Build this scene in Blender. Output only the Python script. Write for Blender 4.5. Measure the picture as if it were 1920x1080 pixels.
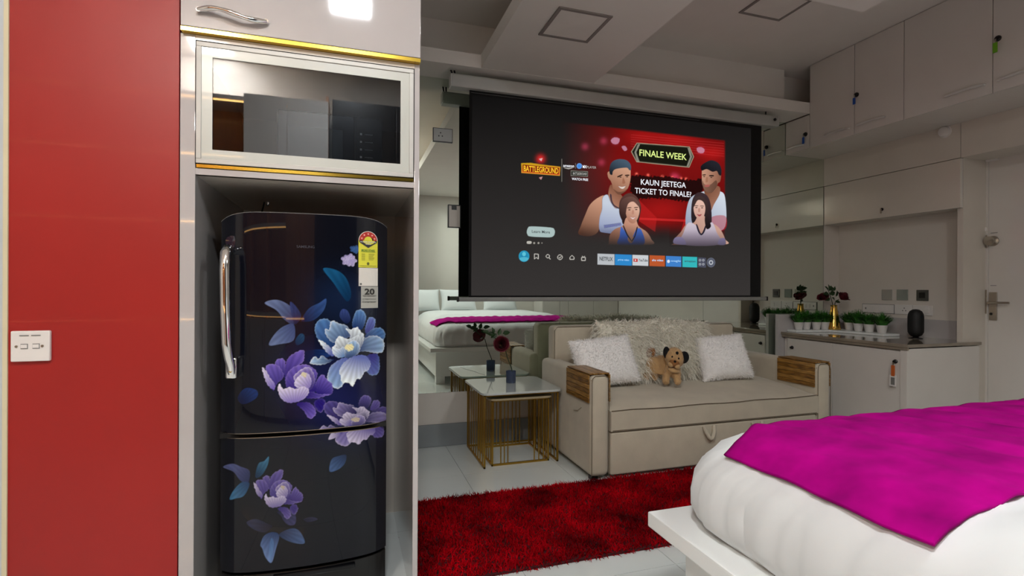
import bpy, bmesh, math, random
import numpy as np
from mathutils import Vector, Matrix
LP1, LP2, LP3, LP4, EMS, RS0 = 33, 32, 17.5, 0, .93, .132
random.seed(4); rng = np.random.default_rng(4)
for o in list(bpy.data.objects): bpy.data.objects.remove(o)
COL = bpy.context.scene.collection
# ------------------------------------------------ camera (calibrated from the room's own lines)
F = 964.36; yaw = .308848; pit = -.000807; rol = .0046415; EYE = 1.1
_fw = np.array([math.sin(yaw)*math.cos(pit), math.cos(yaw)*math.cos(pit), math.sin(pit)])
_r = np.array([math.cos(yaw), -math.sin(yaw), 0.]); _u = np.cross(_r, _fw)
_R = _r*math.cos(rol)+_u*math.sin(rol); _U = -_r*math.sin(rol)+_u*math.cos(rol)
cam = bpy.data.cameras.new('camera'); camo = bpy.data.objects.new('camera', cam); COL.objects.link(camo)
M4 = Matrix.Identity(4)
for i in range(3): M4[i][0] = _R[i]; M4[i][1] = _U[i]; M4[i][2] = -_fw[i]
M4[2][3] = EYE
camo.matrix_world = M4; cam.sensor_width = 36; cam.lens = F/1920*36; cam.clip_start = .02
bpy.context.scene.camera = camo
# ------------------------------------------------ world, lamps, exposure
sc = bpy.context.scene
sc.view_settings.view_transform = 'Standard'; sc.view_settings.look = 'None'
sc.view_settings.exposure = .12; sc.view_settings.gamma = 1; sc.view_settings.use_curve_mapping = False
w = bpy.data.worlds.new('world'); sc.world = w; w.use_nodes = True
w.node_tree.nodes['Background'].inputs[0].default_value = (.8, .86, 1, 1); w.node_tree.nodes['Background'].inputs[1].default_value = .1
R0 = math.radians
def area(name, loc, rot, sx, sy, power, col):
    l = bpy.data.lights.new(name, 'AREA'); l.shape = 'RECTANGLE'; l.size = sx; l.size_y = sy; l.energy = power; l.color = col
    o = bpy.data.objects.new(name, l); COL.objects.link(o); o.location = loc; o.rotation_euler = rot; return o
area('panel_light', (.01, .04, 2.925), (0, 0, 0), .24, .2, LP1, (.95, .975, 1))
area('panel_light', (-1.0, -.85, 2.925), (0, 0, 0), .24, .24, LP2, (1, .96, .92))
area('panel_light', (1.8, .1, 2.535), (0, 0, 0), .28, .28, LP3, (.92, .98, 1))

def P(x, y, **k):      # point of a photograph pixel on a true plane of the room (X=, Y= or Z=)
    d = _fw+_R*(x-960)/F+_U*(540-y)/F
    for a, v in k.items():
        i = 'XYZ'.index(a); t = (v-[0, 0, EYE][i])/d[i]
    return Vector((d[0]*t, d[1]*t, EYE+d[2]*t))
def QN(X, Y, Z):       # arrays of room points -> photograph pixels (only to look up flat print)
    V = np.stack([X, Y, Z-EYE], -1); dn = V@_fw
    return 960+F*(V@_R)/dn, 540-F*(V@_U)/dn
# ---- flat print painted into colour attributes (screen picture, fridge flowers) ----
def smooth_poly(pts, n=5):
    p = np.array(pts, float); N = len(p); out = []
    for i in range(N):
        a, b, c, d = p[i-1], p[i], p[(i+1) % N], p[(i+2) % N]
        for k in range(n):
            t = k / n
            out.append(.5*((2*b)+(-a+c)*t+(2*a-5*b+4*c-d)*t*t+(-a+3*b-3*c+d)*t**3))
    return np.array(out)

class Paint:
    """u,v: flat arrays of print coordinates; col: linear rgb"""
    def __init__(s, u, v, base):
        s.u, s.v = u, v; s.veins = False
        s.c = np.tile(np.array(base, float), (len(u), 1))
    def poly(s, pts, c0, c1=None, axis=None, rim=None, rw=3., al=1., soft=.6, fr=None, tf=None, sm=5, wav=0.):
        if fr: pts = [(fr[0]+x/fr[2], fr[1]+y/fr[2]) for x, y in pts]
        if axis and fr: axis = [(fr[0]+x/fr[2], fr[1]+y/fr[2]) for x, y in axis]
        P_ = smooth_poly(pts, sm) if sm else np.array(pts, float)
        lo, hi = P_.min(0)-2, P_.max(0)+2
        m = np.where((s.u > lo[0]) & (s.u < hi[0]) & (s.v > lo[1]) & (s.v < hi[1]))[0]
        if not len(m): return
        x, y = s.u[m], s.v[m]
        ins = np.zeros(len(m), bool); d = np.full(len(m), 1e9)
        for i in range(len(P_)):
            x0, y0 = P_[i-1]; x1, y1 = P_[i]
            if y0 != y1:
                cr = ((y0 > y) != (y1 > y)) & (x < (x1-x0)*(y-y0)/(y1-y0)+x0); ins ^= cr
            dx, dy = x1-x0, y1-y0; L = dx*dx+dy*dy+1e-12
            t = np.clip(((x-x0)*dx+(y-y0)*dy)/L, 0, 1)
            d = np.minimum(d, (x-x0-t*dx)**2+(y-y0-t*dy)**2)
        d = np.sqrt(d); sd = np.where(ins, d, -d)
        if wav: sd = sd + wav*(np.sin(x*.9+y*.35)+np.sin(y*1.1-x*.3))*.5
        a = np.clip(sd/soft+.5, 0, 1)*al
        c0 = np.array(c0, float); col = np.tile(c0, (len(m), 1)); tt = np.ones(len(m))
        if c1 is not None:
            (ax, ay), (bx, by) = axis if axis else ((x.min(), y.min()), (x.max(), y.max()))
            L = (bx-ax)**2+(by-ay)**2
            tt = np.clip(((x-ax)*(bx-ax)+(y-ay)*(by-ay))/L, 0, 1)
            if rim is not None and s.veins:
                tt = tt**1.25
            col = c0*(1-tt[:, None])+np.array(c1, float)*tt[:, None]
            if rim is not None and s.veins:
                q = ((x-ax)*(by-ay)-(y-ay)*(bx-ax))/L; col = col*(1+.16*np.sin(q*34/(.35+tt))*(.3+tt))[:, None]
        if rim is not None:
            w = np.exp(-np.maximum(sd, 0)/rw)*(tt**1.0)
            col = col*(1-w[:, None])+np.array(rim, float)*w[:, None]
        s.c[m] = s.c[m]*(1-a[:, None])+col*a[:, None]
    def glow(s, x, y, r, c, k=1., ry=None):
        ry = ry or r
        w = np.exp(-((s.u-x)/r)**2-((s.v-y)/ry)**2)*k
        s.c += w[:, None]*np.array(c, float)
    def ell(s, x, y, rx, ry, c, **k):
        s.poly([(x+rx*math.cos(t*math.pi/4), y+ry*math.sin(t*math.pi/4)) for t in range(8)], c, **k)

def H_(h):   # '#rrggbb' -> linear
    return [((int(h[i:i+2], 16)/255+.055)/1.055)**2.4 if int(h[i:i+2], 16) > 10 else int(h[i:i+2], 16)/255/12.92 for i in (0, 2, 4)]

BLOOM = [  # open peony: (points, base colour key, tip key, axis)
 ([(610,250),(632,150),(675,142),(697,190),(670,262)], 0, 1, ((650,260),(660,145))),
 ([(690,270),(715,190),(752,195),(750,250),(715,295)], 5, 2, ((700,290),(740,190))),
 ([(690,310),(735,262),(790,252),(818,290),(800,335),(740,340)], 0, 1, ((700,330),(810,280))),
 ([(680,440),(770,420),(778,530),(725,552),(690,500)], 5, 2, ((690,440),(770,560))),
 ([(640,395),(690,318),(760,302),(808,335),(806,398),(770,412),(700,402)], 0, 3, ((640,390),(810,370))),
 ([(372,262),(386,215),(430,194),(474,215),(500,300),(505,360),(500,425),(470,415),(420,360),(392,325)], 0, 1, ((500,400),(380,210))),
 ([(395,330),(440,350),(490,400),(492,432),(450,410)], 2, 4, ((490,400),(410,340))),
 ([(438,255),(462,262),(478,208),(530,225),(576,240),(600,300),(540,335),(495,348),(462,325),(440,290)], 0, 3, ((570,360),(460,230))),
 ([(568,256),(600,262),(640,248),(662,275),(684,300),(672,360),(640,392),(590,340),(598,300)], 0, 4, ((610,380),(640,250))),
 ([(455,545),(478,490),(560,440),(600,470),(560,590),(530,634),(490,628),(455,590)], 2, 3, ((560,440),(480,630))),
 ([(342,474),(372,432),(395,450),(420,426),(450,450),(490,456),(430,484),(370,484)], 0, 3, ((490,460),(360,455))),
 ([(545,420),(500,352),(528,304),(570,322),(605,318),(655,300),(660,390),(600,440)], 0, 4, ((590,430),(545,305))),
 ([(480,385),(500,362),(520,388),(552,372),(575,400),(570,430),(530,442),(495,425)], 1, 4, ((560,440),(490,370))),
 ([(575,360),(620,330),(655,360),(650,410),(600,450),(560,430)], 0, 3, ((620,450),(610,350))),
 ([(560,380),(575,358),(612,356),(618,385),(590,402)], 6, 6, None),
 ([(528,520),(560,470),(620,432),(690,428),(726,475),(712,520),(690,530),(664,572),(636,578),(612,622),(585,600),(545,600),(536,560)], 2, 4, ((640,430),(600,600))),
]
BUD = [  # half-closed peony
 ([(118,520),(130,455),(180,455),(185,540),(160,560)], 5, 2, ((160,560),(140,450))),
 ([(180,535),(196,455),(244,412),(302,394),(300,462),(262,500),(195,590)], 5, 2, ((190,590),(290,400))),
 ([(60,500),(100,482),(150,500),(175,560),(130,610),(108,650),(80,570)], 5, 2, ((150,640),(80,490))),
 ([(38,508),(62,522),(90,570),(118,605),(114,642),(70,608)], 2, 4, ((115,640),(40,510))),
 ([(376,640),(382,590),(420,548),(450,580),(484,612),(476,672),(400,676)], 5, 2, ((390,670),(440,560))),
 ([(186,600),(200,540),(240,500),(300,484),(352,500),(388,540),(376,600),(384,650),(300,670),(210,640)], 5, 2, ((300,670),(280,490))),
 ([(252,600),(240,560),(280,520),(330,500),(360,530),(372,580),(350,640),(290,640)], 5, 3, ((340,660),(260,520))),
 ([(245,615),(252,580),(300,535),(338,552),(352,600),(330,640),(280,640)], 2, 4, ((350,650),(265,560))),
 ([(284,548),(300,532),(322,545),(312,570)], 6, 6, None),
 ([(310,692),(350,655),(400,672),(476,672),(440,684),(378,700)], 5, 2, ((320,660),(470,690))),
 ([(138,640),(150,606),(172,640),(210,628),(250,640),(300,622),(336,648),(318,690),(270,718),(210,726),(160,700)], 2, 4, ((240,740),(220,620))),
 ([(256,732),(330,724),(372,760),(378,800),(350,828),(325,815),(300,775)], 5, 2, ((280,730),(360,820))),
 ([(376,712),(420,700),(442,735),(410,790),(370,750)], 5, 5, None),
]
BLUEP = [H_('142c60'), H_('4c76ae'), H_('5c68ac'), H_('8cacd0'), H_('e2ecf0'), H_('2a2e78'), H_('e8dfa8')]
PURP = [H_('241c6a'), H_('6c5eac'), H_('6a58b4'), H_('8c7cc0'), H_('d8d0e8'), H_('241870'), H_('d8cfae')]
PURB = [H_('221c4c'), H_('50468a'), H_('5c5090'), H_('7c72a4'), H_('b8b0ca'), H_('35296e'), H_('b4a890')]

def fridge_art(u, v):
    p = Paint(u, v, H_('0b0d16')); p.veins = True; A = (480, 540, 3.377); B = (400, 840, 4.5); C = (340, 340, 2.841); D = (340, 700, 2.841)
    p.glow(640, 760, 80, H_('15184a'), .8, 60); p.glow(580, 700, 60, H_('141a4a'), .6); p.glow(640, 560, 60, H_('0e2244'), .6, 50)
    def flower(F, K, fr, sx=1, ox=0, sy=1, oy=0, al=1., wav=1.):
        for pts, a, b, ax in F:
            T = lambda q: (q[0]*sx+ox, q[1]*sy+oy)
            p.poly([T(q) for q in pts], K[a], K[b], tuple(T(q) for q in ax) if ax else None, rim=K[4] if b in (3, 4) else K[3], rw=1.6 if b in (3, 4) else 1.2, fr=fr, al=al, wav=wav*.7, soft=.9)
    lf = lambda pts, c0, c1, ax, fr, al=.9: p.poly(pts, H_(c0), H_(c1), ax, fr=fr, al=al, soft=1.2, rim=H_(c1), rw=1.5)
    lf([(55,95),(130,75),(210,110),(265,175),(240,230),(180,200),(130,140)], '26335e', '6f7fa8', ((250,220),(70,90)), A)
    lf([(230,190),(215,90),(255,120),(285,180),(250,230)], '121a3c', '2c3c70', ((250,230),(225,100)), A)
    lf([(290,200),(335,130),(400,95),(445,68),(430,140),(370,200),(310,212)], '0e1c44', '35538c', ((300,210),(440,80)), A)
    lf([(82,360),(120,290),(180,240),(240,232),(238,330),(150,355)], '3b4c7c', '6878a0', ((240,240),(90,360)), A)
    lf([(250,330),(280,290),(305,300),(300,340),(260,362)], '0e2a50', '1f4a70', ((250,360),(300,300)), A, .8)
    lf([(340,470),(300,440),(320,400),(420,390),(480,420),(420,450)], '0a1840', '1c3a78', ((330,400),(480,440)), A, .8)
    lf([(530,180),(545,135),(580,145),(598,200),(570,225)], '15204a', '3a4c88', ((560,225),(560,140)), A, .8)
    lf([(755,465),(830,475),(880,520),(905,600),(885,640),(850,600),(810,540)], '0a2c50', '175a86', ((900,640),(770,470)), C)
    lf([(300,130),(340,80),(400,90),(400,130),(330,165)], '0c1a44', '1c3a7c', ((320,150),(400,90)), D, .7)
    lf([(790,522),(800,460),(840,440),(878,436),(870,480),(835,512)], '1a2c50', '3f5c88', ((870,440),(800,520)), D)
    flower(BLOOM, BLUEP, A)
    flower(BUD, PURP, A)
    flower(BLOOM, PURB, A, .93, 82, .647, 590)
    p.poly([(460,960),(480,915),(505,920),(515,898),(550,910),(520,940)], PURB[1], PURB[4], ((540,930),(470,930)), fr=A, soft=1)
    # lower door
    lf([(82,160),(160,133),(230,158),(305,195),(290,300),(225,270),(170,200)], '232c56', '5a6290', ((290,280),(90,160)), B)
    lf([(138,432),(170,360),(240,290),(305,300),(260,400),(190,425)], '1d3a62', '41749a', ((300,300),(150,430)), B)
    lf([(355,245),(380,135),(430,110),(468,72),(455,150),(405,232)], '14304e', '3a7090', ((370,240),(460,90)), B)
    lf([(280,630),(360,600),(460,640),(500,660),(440,710),(350,690)], '141628', '2c3250', ((500,660),(290,640)), B, .8)
    lf([(540,540),(620,520),(690,560),(690,640),(640,650),(600,620),(570,570)], '1c1c3c', '3a3c66', ((560,530),(680,640)), B, .8)
    lf([(555,730),(620,690),(690,680),(740,720),(770,802),(690,802),(600,770)], '1c2c50', '46608c', ((570,700),(770,800)), B)
    lf([(398,815),(430,740),(500,710),(555,740),(525,860),(490,968),(440,920),(415,850)], '263c66', '6c86b8', ((520,720),(450,950)), B)
    lf([(470,850),(490,760),(510,800),(500,900),(480,960)], '4a74a8', '5c84b8', None, B, .5)
    lf([(760,600),(830,582),(880,602),(800,625)], '1a1a30', '2c2c48', ((760,600),(880,600)), B, .8)
    flower(BUD, PURB, B, .93, 303, .96, -195)
    # tiny flower cluster
    for i in range(26):
        a = i*2.4; r = 8+30*(i/26)
        p.poly([(895+r*math.cos(a)+9*math.cos(q)*1.1, 420+.8*r*math.sin(a)+9*math.sin(q)) for q in (0,1.2,2.5,3.8,5)], PURP[1], PURP[4], fr=C, al=.85)
    for i in range(14):
        a = i*2.4; r = 5+20*(i/14)
        p.poly([(925+r*math.cos(a)+8*math.cos(q), 362+.8*r*math.sin(a)+8*math.sin(q)) for q in (0,1.2,2.5,3.8,5)], BLUEP[0], BLUEP[1], fr=C, al=.8)
    # dim logo words sit above the flowers and are made as text
    return p.c

def screen_art(u, v):
    S = (960, 220, 3.725)
    p = Paint(u, v, H_('161514'))
    yy = np.clip((v-180)/370, 0, 1); p.c = (np.array(H_('0d0c0c'))*(1-yy[:, None])+np.array(H_('343130'))*yy[:, None])
    bg0 = p.c.copy(); x = (u-S[0])*S[2]; y = (v-S[1])*S[2]
    # red stage, faded towards the left and the bottom
    top = 55+(x-600)*.115
    m = np.clip((x-330)/420, 0, 1)**1.6*np.clip((1492-x)/12, 0, 1)*np.clip((y-top)/14, 0, 1)*np.clip((905-y)/170, 0, 1)
    red = np.array(H_('7c0e0e'))*(.45+.55*np.clip(1-np.abs(y-330)/420, 0, 1))[:, None]
    p.c = p.c*(1-m[:, None])+red*m[:, None]
    p.c *= (1-.8*np.clip(1-np.abs(x-1050)/330, 0, 1)*np.clip((y-740)/90, 0, 1)*(m > 0))[:, None]
    for gx, gy, r, k in ((1150,150,180,.5),(900,130,120,.35),(1400,250,90,.5),(1050,660,190,.5),(1450,640,60,.5)):
        p.glow(S[0]+gx/S[2], S[1]+gy/S[2], r/S[2], H_('b01414'), k*m, r*.5/S[2])
    p.glow(S[0]+200/S[2], S[1]+290/S[2], 7, H_('d81c1c'), 1.)
    for k in range(6):
        p.poly([(830,120+16*k),(1480,180+18*k),(1480,184+18*k),(830,124+16*k)], H_('d84040'), fr=S, al=.28, sm=0)
    for gx in (640,720,1320,1130,1150,510,625): p.glow(S[0]+gx/S[2], S[1]+({640:165,720:165,1320:230,1130:410,1150:420,510:205,625:315}[gx])/S[2], 6, H_('c04060'), .4)
    for q in ([(690,160),(715,140),(752,150),(740,185),(705,185)], [(1290,215),(1320,208),(1345,225),(1335,250),(1300,245)], [(765,205),(790,200),(805,225),(785,235)]):
        p.poly(q, H_('c88aa4'), fr=S, al=.75, sm=2)
    for gx in (870,950,1050,1120,1180,1215): p.glow(S[0]+gx/S[2], S[1]+(395+(gx-870)*.1)/S[2], 2.2, H_('ff7060'), .9)
    # red light beams and floor
    for q in ([(870,560),(1010,700),(1000,800),(880,720)], [(1250,600),(1200,720),(1180,800),(1230,760)]):
        p.poly(q, H_('c02020'), fr=S, al=.5, sm=0)
    p.poly([(880,700),(1230,715),(1230,730),(880,715)], H_('e03030'), fr=S, al=.5, sm=0)
    # dark banner behind the caption
    p.poly([(828,430),(860,405),(950,412),(1100,415),(1260,440),(1330,430),(1320,560),(1250,590),(1150,580),(1000,565),(850,560)], H_('0e0606'), fr=S, al=.93, wav=2, soft=1.5)
    # finale week badge
    p.poly([(832,240),(872,178),(1240,205),(1270,275),(1238,350),(870,312)], H_('0c0b08'), rim=H_('d8cfae'), rw=.7, fr=S, sm=0)
    p.poly([(850,244),(885,190),(1228,214),(1252,275),(1225,336),(882,302)], H_('14150c'), H_('4a4a30'), ((1050,190),(1050,150)), fr=S, sm=0, rim=H_('5c5a40'), rw=.6)
    p.poly([(868,244),(895,188),(880,186),(855,244),(874,312),(892,314)], H_('a8a494'), fr=S, al=.6, sm=0)
    p.poly([(1240,214),(1258,275),(1232,344),(1220,340),(1244,275),(1226,212)], H_('a8a494'), fr=S, al=.6, sm=0)
    sk0, sk1 = H_('7a4630'), H_('d09a7c')
    W = lambda *a, **k: p.poly(*a, fr=S, **k)
    # man on the left in a vest
    W([(465,815),(480,760),(512,680),(545,610),(600,562),(650,550),(640,640),(618,720),(600,800),(540,830)], H_('5a3424'), H_('c8957a'), axis=((500,820),(600,570)))
    W([(690,470),(740,520),(772,560),(765,640),(720,650),(690,600),(672,548)], H_('80503c'), H_('b07e66'), axis=((760,520),(690,620)))
    W([(632,560),(668,540),(690,590),(720,632),(760,650),(775,800),(640,805),(610,780),(612,700),(628,640)], H_('8a94b8'), H_('c4ccda'), axis=((620,800),(660,600)), rim=H_('2c3350'), rw=.5)
    W([(640,752),(760,735),(765,752),(645,775)], H_('44507c'), al=.6, sm=0)
    W([(690,372),(668,385),(672,420),(690,445),(702,480),(708,512),(740,536),(772,530),(806,500),(824,450),(828,400),(822,350),(760,330),(700,345)], H_('8a5a44'), H_('cc9a7e'), axis=((700,520),(790,360)))
    W([(682,392),(684,340),(706,306),(750,292),(800,300),(828,330),(830,366),(818,368),(800,352),(730,360),(706,376),(700,402)], H_('1a2028'), H_('46586a'), axis=((700,390),(760,295)))
    for q in ([(736,412),(768,398),(772,404),(740,420)], [(790,402),(818,400),(818,408),(792,410)]): W(q, H_('2a1a14'), sm=2)
    for ex, ey in ((758,418),(804,416)): p.ell(S[0]+ex/S[2], S[1]+ey/S[2], 2.2, .8, H_('1c1210'))
    W([(776,420),(790,450),(788,462),(770,462)], H_('9c6850'), sm=2)
    W([(740,478),(768,484),(796,478),(780,500),(758,498)], H_('e8dcd0'), rim=H_('7c3c34'), rw=.8, sm=3)
    W([(706,500),(740,520),(775,516),(806,500),(772,534),(738,536)], H_('3c241c'), al=.5)
    W([(684,540),(692,590),(712,622),(748,640),(748,632),(716,612),(700,582),(694,540)], H_('23263a'), al=.9)
    # man on the right, white shirt
    W([(1212,740),(1220,640),(1250,560),(1330,520),(1400,505),(1450,515),(1488,560),(1490,760),(1400,800),(1230,800)], H_('8f98b0'), H_('d0d8e2'), axis=((1240,780),(1440,520)))
    W([(1490,690),(1490,780),(1400,790),(1390,700)], H_('b02030'), al=.6)
    W([(1350,500),(1440,480),(1452,530),(1410,610),(1390,650),(1370,590),(1345,530)], H_('744834'), H_('a0705a'), axis=((1350,520),(1440,600)))
    W([(1328,360),(1345,345),(1420,360),(1452,380),(1460,410),(1452,450),(1438,460),(1425,500),(1390,526),(1350,515),(1330,470),(1326,420)], H_('c09078'), H_('8a5c48'), axis=((1330,420),(1450,440)))
    W([(1330,440),(1345,468),(1385,470),(1425,440),(1432,480),(1395,526),(1352,518),(1332,490)], H_('2c1c16'), al=.6)
    W([(1345,474),(1380,470),(1376,484),(1350,486)], H_('a85c54'), sm=3)
    W([(1326,372),(1318,345),(1340,322),(1390,300),(1440,318),(1462,360),(1460,405),(1444,400),(1430,375),(1400,380),(1360,362)], H_('0c0b0d'), H_('24242c'), axis=((1340,400),(1400,300)))
    for q in ([(1330,400),(1352,398),(1352,404),(1332,406)], [(1378,404),(1408,404),(1408,412),(1380,412)]): W(q, H_('150c0a'), sm=2)
    for ex, ey in ((1342,414),(1392,420)): p.ell(S[0]+ex/S[2], S[1]+ey/S[2], 1.9, .8, H_('120c0a'))
    W([(1356,420),(1368,420),(1368,450),(1352,452)], H_('a07058'), sm=2)
    # woman in blue vest
    W([(748,640),(755,580),(790,540),(830,530),(875,560),(900,620),(895,680),(880,740),(860,760),(780,750),(765,700)], H_('241414'), H_('5a3a34'), axis=((760,740),(840,540)))
    W([(676,880),(684,820),(720,780),(775,755),(800,700),(860,705),(885,760),(940,800),(972,850),(972,890),(680,890)], H_('8a5844'), H_('c8947c'), axis=((700,890),(850,720)))
    W([(745,890),(752,830),(762,765),(785,790),(830,850),(870,780),(905,790),(918,890)], H_('2c50a8'), H_('4a74d0'), axis=((800,890),(800,760)))
    W([(808,850),(828,800),(850,850),(830,880)], H_('b08068'))
    W([(775,760),(800,820),(830,862),(832,854),(806,812),(782,758)], H_('1c1c2c')); W([(878,770),(862,830),(838,870),(836,860),(856,824),(870,770)], H_('1c1c2c'))
    W([(790,640),(792,600),(830,580),(870,600),(890,640),(884,690),(860,735),(830,738),(806,710)], H_('a8745e'), H_('dcae98'), axis=((800,720),(860,620)))
    W([(748,660),(760,590),(800,558),(850,558),(890,600),(888,625),(850,590),(815,600),(800,640),(792,690),(770,720)], H_('2c1a1a'), H_('6a4a42'), axis=((760,700),(850,560)))
    for ex, ey in ((820,646),(868,644)):
        p.ell(S[0]+ex/S[2], S[1]+ey/S[2], 2.3, .9, H_('1c100e')); W([(ex-14,ey-16),(ex+12,ey-18),(ex+12,ey-13),(ex-14,ey-11)], H_('2c1814'), sm=2)
    W([(840,650),(850,650),(852,676),(836,676)], H_('b88470'), sm=2)
    W([(822,694),(846,700),(868,692),(850,712),(836,710)], H_('f0e4dc'), rim=H_('a03c3c'), rw=.8, sm=3)
    # woman with long dark hair
    W([(1252,640),(1262,570),(1290,530),(1330,526),(1372,560),(1392,640),(1392,760),(1360,785),(1290,770),(1256,730)], H_('1c1418'), H_('3c2c30'), axis=((1260,760),(1320,530)))
    W([(1132,880),(1142,842),(1180,800),(1215,750),(1270,735),(1300,690),(1345,690),(1360,735),(1420,750),(1460,790),(1488,850),(1488,888),(1140,890)], H_('94685c'), H_('c69c8c'), axis=((1150,890),(1330,720)))
    W([(1190,888),(1200,800),(1235,735),(1290,760),(1325,820),(1370,755),(1400,735),(1428,800),(1450,888)], H_('8c7c94'), H_('c8bcc8'), axis=((1300,888),(1300,750)))
    W([(1130,880),(1140,840),(1190,840),(1215,888)], H_('9488b0')); W([(1440,888),(1450,850),(1485,845),(1490,888)], H_('9488b0'))
    W([(1285,750),(1300,800),(1322,824),(1345,800),(1358,755),(1350,755),(1322,812),(1295,752)], H_('242030'))
    W([(1268,620),(1275,580),(1310,562),(1342,590),(1350,640),(1340,690),(1318,712),(1290,700),(1272,665)], H_('c8988a'), H_('e0b8a8'), axis=((1290,710),(1320,600)))
    W([(1262,640),(1272,575),(1310,548),(1350,570),(1370,620),(1372,700),(1390,760),(1360,780),(1346,720),(1352,640),(1335,590),(1300,578),(1278,610)], H_('1a1216'), H_('40302f'), axis=((1300,760),(1310,560)))
    for ex, ey in ((1288,630),(1328,632)):
        p.ell(S[0]+ex/S[2], S[1]+ey/S[2], 2.2, .8, H_('1c100e')); W([(ex-13,ey-15),(ex+11,ey-14),(ex+11,ey-10),(ex-13,ey-11)], H_('241410'), sm=2)
    W([(1302,636),(1312,636),(1314,660),(1300,660)], H_('bc8c7c'), sm=2)
    W([(1290,676),(1308,680),(1326,676),(1310,692)], H_('b04c54'), rim=H_('7c2c34'), rw=.8, sm=3)
    # all figures fade into the dark at the bottom
    f = np.clip((y-745-(x > 1100)*40)/150, 0, 1)*np.clip((x-430)/60, 0, 1)*(x < 1495)*(y < 912)
    p.c = p.c*(1-f[:, None])+bg0*f[:, None]
    # menu: button, dots, profile, tiles
    W([(104,796),(112,772),(135,762),(270,770),(296,785),(298,812),(285,832),(250,838),(130,832),(108,818)], H_('a9bdbb'), sm=4)
    W([(106,866),(134,866),(134,882),(106,882)], H_('b8b4ac')); 
    for q, r in ((155,7),(185,7),(209,4)): p.ell(S[0]+q/S[2], S[1]+878/S[2], r/S[2], r/S[2], H_('9c9890'))
    p.ell(S[0]+84/S[2], S[1]+970/S[2], 10, 10.6, H_('1d7fa8'), rim=H_('2c9cc0'), rw=3)
    p.ell(S[0]+84/S[2], S[1]+955/S[2], 3.6, 4, H_('5cc0d4')); W([(52,985),(84,975),(116,985),(100,1002),(68,1002)], H_('5cc0d4'), al=.7)
    tiles = [(597,716,952,1028,'b8bcc0'),(719,837,956,1032,'2e86c8'),(841,952,960,1034,'c8ccd0'),(960,1068,963,1038,'b8562c'),(1075,1182,968,1041,'3f7fc8'),(1190,1293,972,1045,'33b3b8'),(1299,1355,978,1046,'4a4c5c')]
    for x0, x1, y0, y1, c in tiles: W([(x0,y0),(x1,y0+4),(x1,y1+4),(x0,y1)], H_(c), sm=0)
    p.ell(S[0]+1390/S[2], S[1]+1014/S[2], 8, 9, H_('4c5060'), rim=H_('6a6e7c'), rw=1.5)
    p.ell(S[0]+1390/S[2], S[1]+1014/S[2], 4.2, 4.6, H_('b0b4bc')); p.ell(S[0]+1390/S[2], S[1]+1014/S[2], 2, 2.2, H_('4c5060'))
    for a in (1313,1336):
        for b in (998,1026): p.ell(S[0]+a/S[2], S[1]+b/S[2], 2.2, 2.2, H_('b0b4bc')); p.ell(S[0]+a/S[2], S[1]+b/S[2], 1.2, 1.2, H_('4a4c5c'))
    W([(848,986),(878,988),(878,1010),(848,1008)], H_('c02820'), sm=0); W([(858,991),(870,998),(858,1004)], H_('f0f0f0'), sm=0)
    p.ell(S[0]+1093/S[2], S[1]+1006/S[2], 2.6, 3, H_('dfe6f0')); 
    # line icons: bookmark, lens, tick, cloud, tv
    ln = lambda pts, w=4.: [W([(a[0]-w/2*(1 if abs(b[1]-a[1]) > abs(b[0]-a[0]) else 0), a[1]-w/2*(0 if abs(b[1]-a[1]) > abs(b[0]-a[0]) else 1)), (a[0]+w/2*(1 if abs(b[1]-a[1]) > abs(b[0]-a[0]) else 0), a[1]+w/2*(0 if abs(b[1]-a[1]) > abs(b[0]-a[0]) else 1)), (b[0]+w/2*(1 if abs(b[1]-a[1]) > abs(b[0]-a[0]) else 0), b[1]+w/2*(0 if abs(b[1]-a[1]) > abs(b[0]-a[0]) else 1)), (b[0]-w/2*(1 if abs(b[1]-a[1]) > abs(b[0]-a[0]) else 0), b[1]-w/2*(0 if abs(b[1]-a[1]) > abs(b[0]-a[0]) else 1))], H_('c8c4bc'), sm=0) for a, b in zip(pts[:-1], pts[1:])]
    ln([(156,954),(184,956),(184,990),(170,978),(156,990),(156,954)], 5)
    ring = lambda cx, cy, r: ln([(cx+r*math.cos(t*.5236), cy+r*math.sin(t*.5236)) for t in range(13)], 5)
    ring(250, 970, 12); ln([(259,979),(268,992)], 6); ring(335, 977, 17); ln([(327,977),(334,984),(344,970)], 5)
    ln([(405,992),(404,978),(419,964),(434,978),(433,992),(405,992)], 5); ln([(486,978),(512,978),(512,1000),(486,1000),(486,978)], 5); ln([(490,968),(498,978)], 4); ln([(508,968),(500,978)], 4)
    # title logo
    W([(64,320),(130,318),(210,330),(338,345),(334,408),(200,398),(66,388)], H_('c8981c'), H_('d84a20'), axis=((200,330),(200,400)), sm=0, rim=H_('e8c040'), rw=.8)
    W([(74,330),(330,354),(326,398),(76,378)], H_('7c1c10'), sm=0)
    W([(346,290),(349,290),(349,450),(346,450)], H_('8c8880'), sm=0)
    W([(188,290),(214,284),(206,306),(196,300)], H_('e0b0b0'), sm=0); W([(188,420),(214,414),(204,436),(196,430)], H_('c09090'), sm=0)
    p.ell(S[0]+470/S[2], S[1]+340/S[2], 5, 5.2, H_('3c84d8'), rim=H_('80b0f0'), rw=1)
    W([(443,320),(445,320),(445,358),(443,358)], H_('8c8880'), sm=0)
    W([(358,350),(395,362),(430,350),(395,356)], H_('c8c4bc'), sm=2)
    W([(410,372),(530,378),(530,414),(410,408)], H_('23241f'), rim=H_('b0b0a4'), rw=.5, sm=0)
    return p.c
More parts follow.
